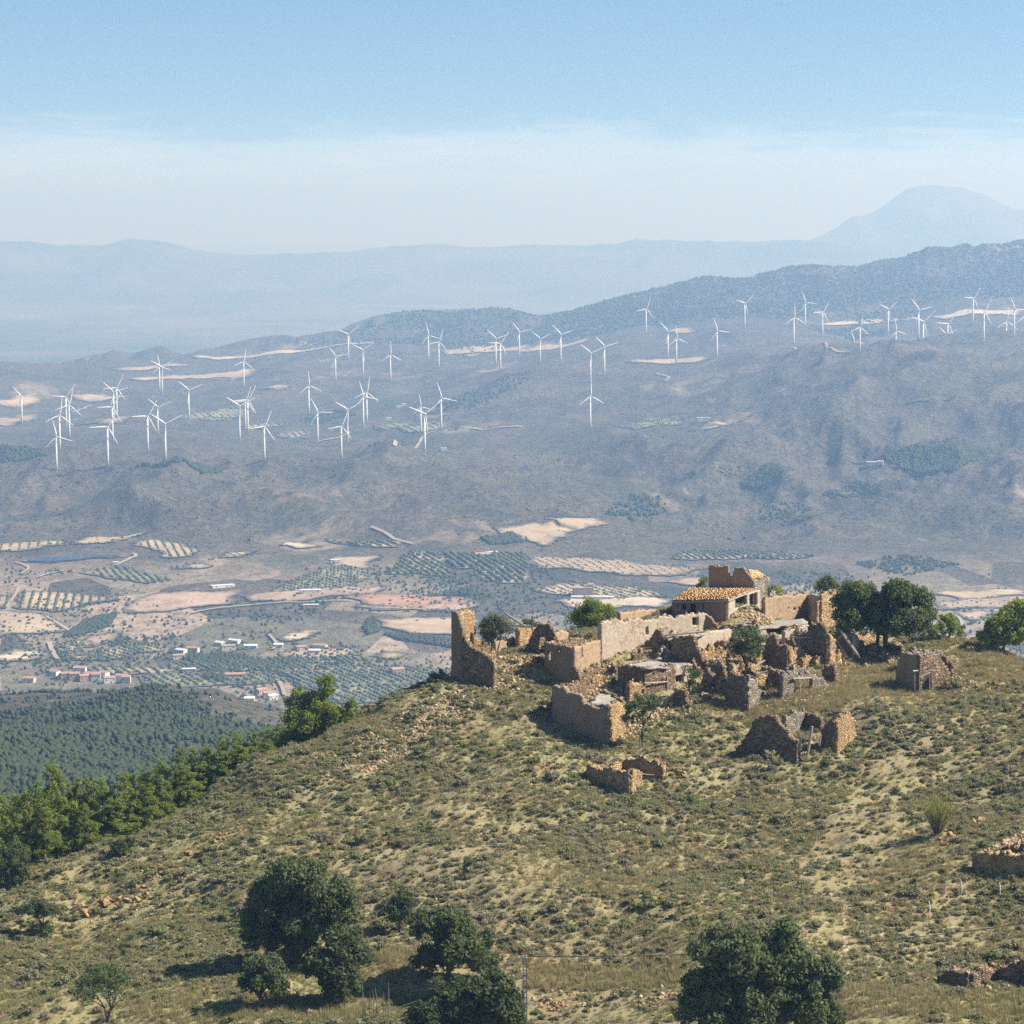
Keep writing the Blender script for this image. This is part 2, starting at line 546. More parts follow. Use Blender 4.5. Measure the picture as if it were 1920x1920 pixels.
# ------------------------------------------------------------------ turbines seen in the photograph (base, hub, one blade tip)
# x_base, y_base, x_hub, y_hub, tip dx, tip dy   (photo pixels);  last flag 1 = foot hidden behind the rise
TURB = [
    (41, 795, 38, 744, -16, -20), (106, 882, 101, 818, -7, -33), (112, 844, 108, 778, 4, -34), (124, 801, 120, 744, 14, -22),
    (130, 821, 127.5, 759, 6, -31), (202, 875, 198, 800, -38, 0), (211, 827, 206, 763, -23, 0), (213, 791, 212, 735, -20, -21),
    (219, 782, 215, 727, 9, -20), (277, 847, 274, 780, -29, 0), (296, 814, 293, 763, -20, -18), (310, 864, 305, 794, -27, -20),
    (354, 786, 350, 731, -18, -16), (299, 734, 297.5, 687, -4, -22), (304, 740, 301, 688, -20, -12), (457, 727, 454.5, 678, 3, -22),
    (449, 826, 445, 761, -25, -18), (460, 805, 456, 751, -20, 3), (464.5, 811, 459.5, 750, 15, -30), (495.5, 864, 492.5, 799.5, 14, -36),
    (579, 777, 576.5, 722.5, -3, -34), (595.5, 831, 592, 772.5, -12, -25), (651.5, 830, 647, 768, -27, -18), (640, 860.5, 636, 799, 10, -28),
    (681, 802.5, 676, 743, -8, -28), (687.5, 793, 684, 735.5, 4, -29), (629, 716, 627, 668, 23, -4), (653, 674, 651, 627, -22, -10),
    (680.5, 705.5, 677, 656, -19, -10), (732, 715, 728, 665, -1, -26), (803, 677, 800, 629, -5, -21), (822.5, 689.5, 820.5, 641, 6, -21),
    (827, 807, 822.5, 746, -9, -30), (796, 848, 790.5, 775.5, -28, -13), (789, 811, 787.5, 762, -6, -32), (929.5, 684, 927.5, 635, -17, -17),
    (938, 696, 936, 644, -24, -2), (973.5, 670.5, 971, 622.5, -14, -18), (1012.5, 679.5, 1010, 635, -17, -14), (1051, 680, 1048, 627, -17, -18),
    (1107, 717, 1104, 662, -19, -16), (1133, 704.5, 1130, 650, -15, -16), (1106.5, 804, 1103, 742.5, -1, -34), (1211, 625.5, 1209, 579.5, 7, -22),
    (1252, 672, 1250, 622, -16, -18), (1268, 682.5, 1266, 634.6, -3, -25), (1344, 672, 1341, 620, -9, -25), (1396, 615.4, 1394, 569, -21, -7),
    (1488, 647.5, 1485, 595.4, -1, -28), (1509.4, 614, 1506, 567.5, -9, -22), (1541.7, 632, 1539, 585.6, 11, -22), (1612, 661, 1608.5, 616, 4, -25),
    (1601, 690, 1598, 641, -7, -19, 1), (1664.6, 627, 1662, 580, -19, -9), (1680, 668, 1678, 620.6, -4, -21, 1), (1721.7, 637, 1719.6, 581.5, -16, -20),
    (1731, 650, 1728, 603, 11, -11, 1), (1777, 655, 1774, 607.5, 11, -17, 1), (1773, 674, 1769.6, 627, -11, -10, 1), (1824, 607, 1821.5, 559.6, 11, -17),
    (1844, 643, 1841, 585.6, 10, -22), (1887, 650, 1885, 603, 1, -20, 1), (1901, 632, 1898, 580, -8, -17), (1911, 674, 1908.5, 626, 9, -28, 1),
    (1921, 640, 1919, 592, -1, -21, 1)]
HUB_H, BLADE = 66.0, 34.0


def turb_dist(t):
    d = HUB_H * F / (t[1] - t[3])
    return min(max(d, 4700), 9000)


# ------------------------------------------------------------------ near hill as a height field
crest = [(-520, 1860, 262), (-250, 1760, 276), (0, 1655, 288), (100, 1622, 290), (200, 1585, 294), (300, 1540, 298), (400, 1480, 303), (500, 1430, 308), (600, 1385, 313),
         (680, 1352, 317), (760, 1308, 321), (830, 1276, 325), (900, 1232, 333), (1000, 1200, 343), (1200, 1165, 350), (1340, 1142, 356),
         (1500, 1158, 353), (1640, 1196, 346), (1760, 1190, 346), (1830, 1206, 340), (1920, 1236, 333), (2150, 1300, 322), (2500, 1380, 310)]
body = [(-400, 1960, 245), (0, 1790, 264), (0, 1900, 246), (500, 1900, 236), (960, 1900, 232), (1400, 1900, 228), (1900, 1900, 222),
        (200, 1700, 276), (500, 1700, 264), (960, 1700, 256), (1400, 1700, 252), (1900, 1700, 247),
        (300, 1600, 288), (500, 1550, 288), (960, 1550, 279), (1400, 1550, 276), (1900, 1550, 270),
        (700, 1450, 300), (960, 1420, 300), (1400, 1420, 298), (1900, 1400, 296),
        (1090, 1390, 305), (1400, 1330, 313), (1700, 1300, 316), (1900, 1300, 316),
        (1080, 1285, 321), (1500, 1290, 319), (1340, 1205, 337), (1600, 1232, 332), (1180, 1225, 334),
        (2300, 1700, 240), (2300, 1500, 262), (400, 2250, 196), (960, 2250, 192), (1600, 2250, 188), (2200, 2250, 186), (-300, 2250, 205)]
cp, cz = [], []
for c in crest + body:
    w = at(*c); cp.append(w[:2]); cz.append(w[2])
for px, py, d in crest:
    for dd, drop in ((14, 1.6), (40, 10), (90, 32), (150, 58)):
        w = at(px, py, d + dd); cp.append(w[:2]); cz.append(w[2] - drop)
near_t = TPS(np.array(cp) / 50.0, np.array(cz), .02)

NX = np.unique(np.concatenate([np.linspace(-170, -76, 40), np.arange(-76, 76.01, .45), np.linspace(76, 170, 40)]))
NY = np.unique(np.concatenate([np.linspace(150, 212, 50), np.arange(212, 366.01, .45), np.linspace(366, 500, 60)]))


def near_fn(x, y):
    z = near_t(np.stack([x.ravel(), y.ravel()], 1) / 50.0).reshape(x.shape)
    z += .9 * fbm(x / 22, y / 22, 11, 3) + .34 * fbm(x / 5.5, y / 5.5, 5, 3) + .09 * fbm(x / 1.3, y / 1.3, 21, 2)
    # worn little terrace edges across the slope
    tt = z / 2.6 + .35 * fbm(x / 16, y / 16, 31, 2)
    z += .22 * np.sin(tt * 2 * math.pi)
    return z


gx, gy = np.meshgrid(NX, NY)
NZ = near_fn(gx, gy)


def grid_faces(nr, nc):
    i = np.arange(nr * nc).reshape(nr, nc)
    return np.stack([i[:-1, :-1], i[:-1, 1:], i[1:, 1:], i[1:, :-1]], -1).reshape(-1, 4)


def bil(A, fi, fj):
    i = np.clip(np.floor(fi).astype(int), 0, A.shape[0] - 2); j = np.clip(np.floor(fj).astype(int), 0, A.shape[1] - 2)
    a, b = fi - i, fj - j
    return (A[i, j] * (1 - a) + A[i + 1, j] * a) * (1 - b) + (A[i, j + 1] * (1 - a) + A[i + 1, j + 1] * a) * b


def near_h(x, y):
    return bil(NZ, np.interp(y, NY, np.arange(len(NY))), np.interp(x, NX, np.arange(len(NX))))


hill = link('hillside', np_mesh('hillside', np.stack([gx, gy, NZ], -1).reshape(-1, 3), grid_faces(len(NY), len(NX)), True), 'hillside')
tag(hill, 'steep dry hillside with pale grass, soil and the ruined village', None, None, 'structure')

# ------------------------------------------------------------------ far terrain (valley, wind farm plain, dark mountain) as a height field
fc = []   # px, py, dist
for px in (-700, -300, 0, 300, 600, 960, 1300, 1600, 1920, 2300, 2700):
    fc += [(px, 1330, 2950), (px, 1200, 3280), (px, 1100, 3620), (px, 1000, 4050)]
    if px <= 960:
        fc += [(px, 925, 4450), (px, 886, 4780)]
    fc += [(px, 2500, 430), (px, 1900, 700)]
fc += [(-300, 1288, 1980), (0, 1288, 1950), (150, 1292, 1950), (300, 1302, 1900), (430, 1325, 1820), (560, 1345, 1700), (800, 1420, 1600), (1200, 1500, 1600), (1700, 1500, 1600), (2300, 1500, 1600),
       (0, 1390, 1480), (300, 1400, 1400), (0, 1480, 1080), (250, 1480, 1080), (500, 1440, 1180)]
for t in TURB:
    fc.append((t[0], t[1], turb_dist(t)))
fc += [(1300, 900, 4700), (1600, 900, 4600), (1900, 900, 4500), (1300, 800, 5300), (1600, 760, 5300), (1900, 740, 5300),
       (1450, 690, 6300), (1600, 670, 6250), (1700, 648, 6300), (1800, 648, 6250), (1920, 655, 6200), (2300, 660, 6200), (2300, 760, 5300), (2300, 900, 4500), (2700, 700, 6200),
       (-300, 900, 4700), (-300, 800, 5600), (-300, 720, 7200), (0, 720, 7600), (300, 690, 8800), (500, 660, 9200)]
# skyline of the plain and of the dark mountain behind it
ridge = [(-700, 700, 9800), (-300, 690, 9800), (0, 688, 9800), (70, 690, 9800), (170, 665, 9900), (215, 655, 9900), (250, 661, 9900), (300, 645, 9950), (345, 664, 9950), (430, 642, 10000), (510, 625, 10000), (580, 627, 10000), (640, 616, 10200),
         (700, 592, 10400), (760, 582, 10500), (860, 577, 10500), (945, 574, 10400), (1005, 592, 10200), (1080, 577, 10000), (1200, 548, 10000), (1320, 520, 10100),
         (1400, 519, 10100), (1480, 500, 10200), (1600, 497, 10200), (1690, 480, 10300), (1740, 462, 10400), (1830, 456, 10400), (1920, 450, 10400), (2100, 440, 10400), (2400, 470, 10400), (2700, 480, 10400)]
foot = [(1010, 628, 8700), (1100, 640, 8500), (1220, 632, 8400), (1350, 618, 8400), (1500, 608, 8400), (1620, 600, 8400), (1750, 592, 8300), (1880, 576, 8300), (2200, 570, 8300),
        (700, 640, 9300), (850, 625, 9300)]
fc += ridge + foot
fp, fz = [], []
LU, LY = 9.0, 3.2
for px, py, d in fc:
    w = at(px, py, d); fp.append((w[0] / d * LU, math.log(d) * LY)); fz.append(w[2])
for px, py, d in ridge:
    u = at(px, py, d)[0] / d
    fp += [(u * LU, math.log(d + 900) * LY), (u * LU, math.log(13800) * LY)]
    fz += [at(px, py, d + 900)[2] - 90, CZ - 700]
far_t = TPS(fp, np.array(fz), .06)
FU = np.concatenate([np.linspace(-.40, -.192, 40)[:-1], np.linspace(-.192, .192, 420), np.linspace(.192, .40, 40)[1:]])
FL = np.linspace(math.log(425), math.log(13700), 1000)
gu, gl = np.meshgrid(FU, FL)
gY = np.exp(gl); gX = gu * gY
FZ = far_t(np.stack([gu.ravel() * LU, gl.ravel() * LY], 1)).reshape(gu.shape)


def sstep(x, a, b):
    t = np.clip((x - a) / (b - a), 0, 1)
    return t * t * (3 - 2 * t)


rough = 4.0 + 26 * sstep(gY, 3850, 4400) - 18 * sstep(gY, 4900, 5400) + 20 * sstep(gY, 8900, 9700) + 6 * (1 - sstep(gY, 2000, 2500))
rough += 17 * sstep(gX, 150, 600) * sstep(gY, 4000, 4600) * (1 - sstep(gY, 6200, 6900))
FZ += rough * (ridged(gX / 380, gY / 560, 41, 6) - .35 - .5 * sstep(gY, 8900, 9700)) + (1.2 + 2.6 * sstep(gY, 3800, 4300)) * fbm(gX / 80, gY / 120, 55, 4)
# bring the skyline of the plain and the mountain to its true outline
_rp = sorted(ridge); _pu = np.array([ray(a, b)[0] for a, b, _ in _rp]); _pv = np.array([ray(a, b)[1] for a, b, _ in _rp])
_w = sstep(gY, 8900, 9800) * (1 - sstep(gY, 11000, 12600))
for _ in range(3):
    _cur = np.where(gY > 8800, (FZ - CZ) / gY, -9).max(0)
    FZ += ((np.interp(FU, _pu, _pv) - _cur) * 9900 - 4)[None, :] * _w
FZ += 5.0 * fbm(gX / 160, gY / 300, 66, 4) * _w
ftag = link('valley_terrain', np_mesh('valley_terrain', np.stack([gX, gY, FZ], -1).reshape(-1, 3), grid_faces(*gu.shape), True), 'scrubland')
tag(ftag, 'broad valley and scrub plain rising to a dark mountain', None, None, 'structure')


def far_h(x, y):
    return bil(FZ, np.interp(np.log(y), FL, np.arange(len(FL))), np.interp(x / y, FU, np.arange(len(FU))))


YS = np.concatenate([np.arange(165, 432, .2), np.geomspace(432, 13600, 5000)])


def ground(px, py, far=False):
    """where the line of sight through a photo pixel meets the ground"""
    u, v = ray(px, py)
    y = YS[YS > 2300] if far else YS
    z = CZ + v * y
    x = u * y
    h = np.where(y < 432, near_h(x, np.minimum(y, 499)), far_h(x, np.maximum(y, 426)))
    k = np.nonzero(z <= h)[0]
    if len(k) == 0:
        i = len(y) - 1
    else:
        i = k[0]
    if i > 0:
        a, b = z[i - 1] - h[i - 1], z[i] - h[i]
        t = a / (a - b) if a > b else 0
        d = y[i - 1] + (y[i] - y[i - 1]) * min(max(t, 0), 1)
    else:
        d = y[0]
    return Vector((u * d, d, hz(u * d, d)))


def gnear(px, py):
    """the same, kept on the near hill"""
    for k in range(40):
        g = ground(px, py + 3 * k)
        if g.y < 385:
            return g
    return g


def hz(x, y):
    x, y = np.array([x], float), np.array([y], float)
    return float(near_h(x, y)[0] if y[0] < 432 else far_h(x, y)[0])


# far plain to the horizon and the hazy ranges
gp = np.stack(np.meshgrid(np.linspace(-30000, 30000, 60), np.linspace(12500, 68000, 60)), -1)
pz = CZ - 690 + 14 * fbm(gp[..., 0] / 2500, gp[..., 1] / 4000, 3, 3)
pl = link('far_plain', np_mesh('far_plain', np.concatenate([gp, pz[..., None]], -1).reshape(-1, 3), grid_faces(60, 60), True), 'plain_ground')
tag(pl, 'pale plain fading into haze', None, None, 'structure')


def mountain(name, prof, D, depth, base, seed, amp, label):
    px = np.arange(-1100, 3000, 9.0)
    top = np.interp(px, [p[0] for p in prof], [p[1] for p in prof])
    rows = np.linspace(-1, 1, 61)
    V = np.empty((len(rows), len(px), 3))
    for i, t in enumerate(rows):
        d = D + t * depth
        s = (1 - abs(t)) ** 1.25
        for_u = np.array([ray(a, b) for a, b in zip(px, top)])
        zc = CZ + for_u[:, 1] * D
        x = for_u[:, 0] * D
        y = np.full_like(x, d)
        n = ridged(x / (depth * .55), y / (depth * .75), seed, 5)
        V[i, :, 0] = x; V[i, :, 1] = y
        V[i, :, 2] = base + (zc - base) * s + amp * n * s * (1.12 - s) * 2.2 + amp * .12 * n * s
    o = link(name, np_mesh(name, V.reshape(-1, 3), grid_faces(len(rows), len(px)), True), 'bare_mountain')
    return tag(o, label, None, None, 'structure')


mountain('distant_range', [(-1100, 470), (-300, 452), (0, 456), (60, 457), (140, 466), (230, 463), (320, 467), (365, 474), (430, 477), (540, 470), (640, 468), (700, 460), (800, 457), (880, 461), (930, 462), (1000, 459),
                           (1100, 458), (1260, 462), (1400, 463), (1500, 458), (1700, 470), (2200, 480), (3000, 480)], 26000, 3600, CZ - 690, 61, 130, 'long low mountain range almost lost in blue haze')
mountain('far_peak', [(-1100, 520), (1380, 520), (1480, 468), (1540, 449), (1572, 430), (1600, 407), (1632, 402), (1668, 380), (1700, 361), (1745, 355), (1795, 351), (1832, 360), (1868, 376), (1900, 392), (1960, 405), (2100, 440), (2400, 480), (3000, 520)],
         30000, 3000, CZ - 690, 71, 170, 'pale flat-topped peak above the hazy range')

# ------------------------------------------------------------------ haze: the air over the whole scene
def haze_box():
    mb = MB()
    x0, x1, y0, y1, z0, z1 = -36000, 36000, -3000, 72000, CZ - 790, CZ + 345
    mb.box(((x0 + x1) / 2, (y0 + y1) / 2, (z0 + z1) / 2), (x1 - x0, y1 - y0, z1 - z0))
    m = bpy.data.materials.new('haze_air')
    m.use_nodes = True
    nt = m.node_tree
    nt.nodes.clear()
    o = N(nt, 'ShaderNodeOutputMaterial')
    v = N(nt, 'ShaderNodeVolumePrincipled')
    v.inputs['Color'].default_value = (.36, .60, 1.0, 1)
    v.inputs['Absorption Color'].default_value = (.75, .75, .75, 1)
    v.inputs['Density'].default_value = 1.1e-4
    v.inputs['Anisotropy'].default_value = .2
    nt.links.new(v.outputs[0], o.inputs['Volume'])
    MATS['haze_air'] = m
    h = mb.build('haze', 'haze_air')
    tag(h, 'blue summer haze filling the valley air', None, None, 'stuff')


haze_box()

# ------------------------------------------------------------------ valley floor: fields, roads, orchards, woods, pond
ICO_V = None


def ico(sub=1):
    bm = bmesh.new()
    bmesh.ops.create_icosphere(bm, subdivisions=sub, radius=1.0)
    V = np.array([v.co[:] for v in bm.verts]); Fc = np.array([[v.index for v in f.verts] for f in bm.faces])
    bm.free()
    return V, Fc


ICO1, ICO1F = ico(1)
ICO2, ICO2F = ico(2)


def blobs(name, P, rx, rz_, mat, jitter=.25, kind='stuff', label=None, base=(ICO1, ICO1F)):
    """many small lumpy crowns as one mesh"""
    P = np.asarray(P, float)
    n = len(P)
    if n == 0:
        return None
    BV, BF = base
    S = np.stack([rx, rx, rz_], -1)[:, None, :]
    V = BV[None] * S * (1 + jitter * rng.standard_normal((n, len(BV), 1))) + P[:, None, :] + np.array([0, 0, 1]) * rz_[:, None, None] * .75
    Fc = BF[None] + (np.arange(n) * len(BV))[:, None, None]
    o = link(name, np_mesh(name, V.reshape(-1, 3), Fc.reshape(-1, 3)), mat)
    return tag(o, label, None, None, kind)


def world_poly(poly):
    return [ground(px, py, True) for px, py in poly]


def inside(P, poly):
    x, y = P[:, 0], P[:, 1]
    r = np.zeros(len(P), bool)
    n = len(poly)
    for i in range(n):
        x0, y0 = poly[i][:2]; x1, y1 = poly[(i + 1) % n][:2]
        c = ((y0 > y) != (y1 > y)) & (x < (x1 - x0) * (y - y0) / (y1 - y0 + 1e-12) + x0)
        r ^= c
    return r


def drape(name, W, mat, off=.9, step=14.0):
    """a sheet lying on the terrain inside a ground outline"""
    pts = []
    n = len(W)
    for i in range(n):
        a, b = np.array(W[i][:2]), np.array(W[(i + 1) % n][:2])
        k = max(2, int(np.linalg.norm(b - a) / (step * .8)))
        nrm = np.array([-(b - a)[1], (b - a)[0]]) / (np.linalg.norm(b - a) + 1e-9)
        for j in range(k):
            p = a + (b - a) * j / k
            w = 4.5 * math.sin(p[0] * .037 + p[1] * .021) + 3.5 * math.sin(p[0] * .11 - p[1] * .07) + 2.0 * math.sin(p[0] * .31 + p[1] * .17)
            pts.append(p + nrm * w * (0 if j == 0 else 1))
    B = np.array(pts)
    lo, hi = B.min(0), B.max(0)
    G = np.stack(np.meshgrid(np.arange(lo[0], hi[0], step), np.arange(lo[1], hi[1], step * 1.6)), -1).reshape(-1, 2)
    G = G + rng.uniform(-.2, .2, G.shape) * step
    G = G[inside(G, B)] if len(G) else G
    allp = np.concatenate([B, G])
    ed = [(i, (i + 1) % len(B)) for i in range(len(B))]
    r = geometry.delaunay_2d_cdt([Vector(p) for p in allp], ed, [], 1, 1e-4)
    V2 = np.array([v[:] for v in r[0]]); tri = [f for f in r[2] if len(f) == 3]
    if not tri:
        return None
    z = far_h(V2[:, 0], V2[:, 1]) + off
    me = np_mesh(name, np.concatenate([V2, z[:, None]], 1), np.array(tri), True)
    # faces must look up
    bm = bmesh.new(); bm.from_mesh(me)
    for f in bm.faces:
        if f.normal.z < 0:
            f.normal_flip()
    bm.to_mesh(me); bm.free()
    V3 = np.array([v.co[:2] for v in me.vertices])
    dm = np.full(len(V3), 1e9)
    for i in range(0, len(V3), 400):
        dm[i:i + 400] = np.sqrt(((V3[i:i + 400, None] - B[None]) ** 2).sum(-1)).min(1)
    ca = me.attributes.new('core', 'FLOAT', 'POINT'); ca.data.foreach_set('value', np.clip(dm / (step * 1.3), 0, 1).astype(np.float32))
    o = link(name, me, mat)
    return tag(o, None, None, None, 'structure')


def orchard(W, ang, row, gap, r, mat, label, jit=.3):
    P = np.array([w[:2] for w in W])
    c = P.mean(0); rad = np.linalg.norm(P - c, axis=1).max()
    a = np.arange(-rad, rad, row); b = np.arange(-rad, rad, gap)
    A, B = np.meshgrid(a, b)
    ca, sa = math.cos(ang), math.sin(ang)
    Q = np.stack([A * ca - B * sa, A * sa + B * ca], -1).reshape(-1, 2) + c
    Q += rng.normal(0, jit, Q.shape)
    Q = Q[inside(Q, P)]
    Q = Q[rng.random(len(Q)) > .06]
    if len(Q) == 0:
        return
    z = far_h(Q[:, 0], Q[:, 1]) + .6
    rr = r * rng.uniform(.75, 1.2, len(Q))
    blobs('orchard_trees', np.concatenate([Q, z[:, None]], 1), rr, rr * .95, mat, .18, 'stuff', label)


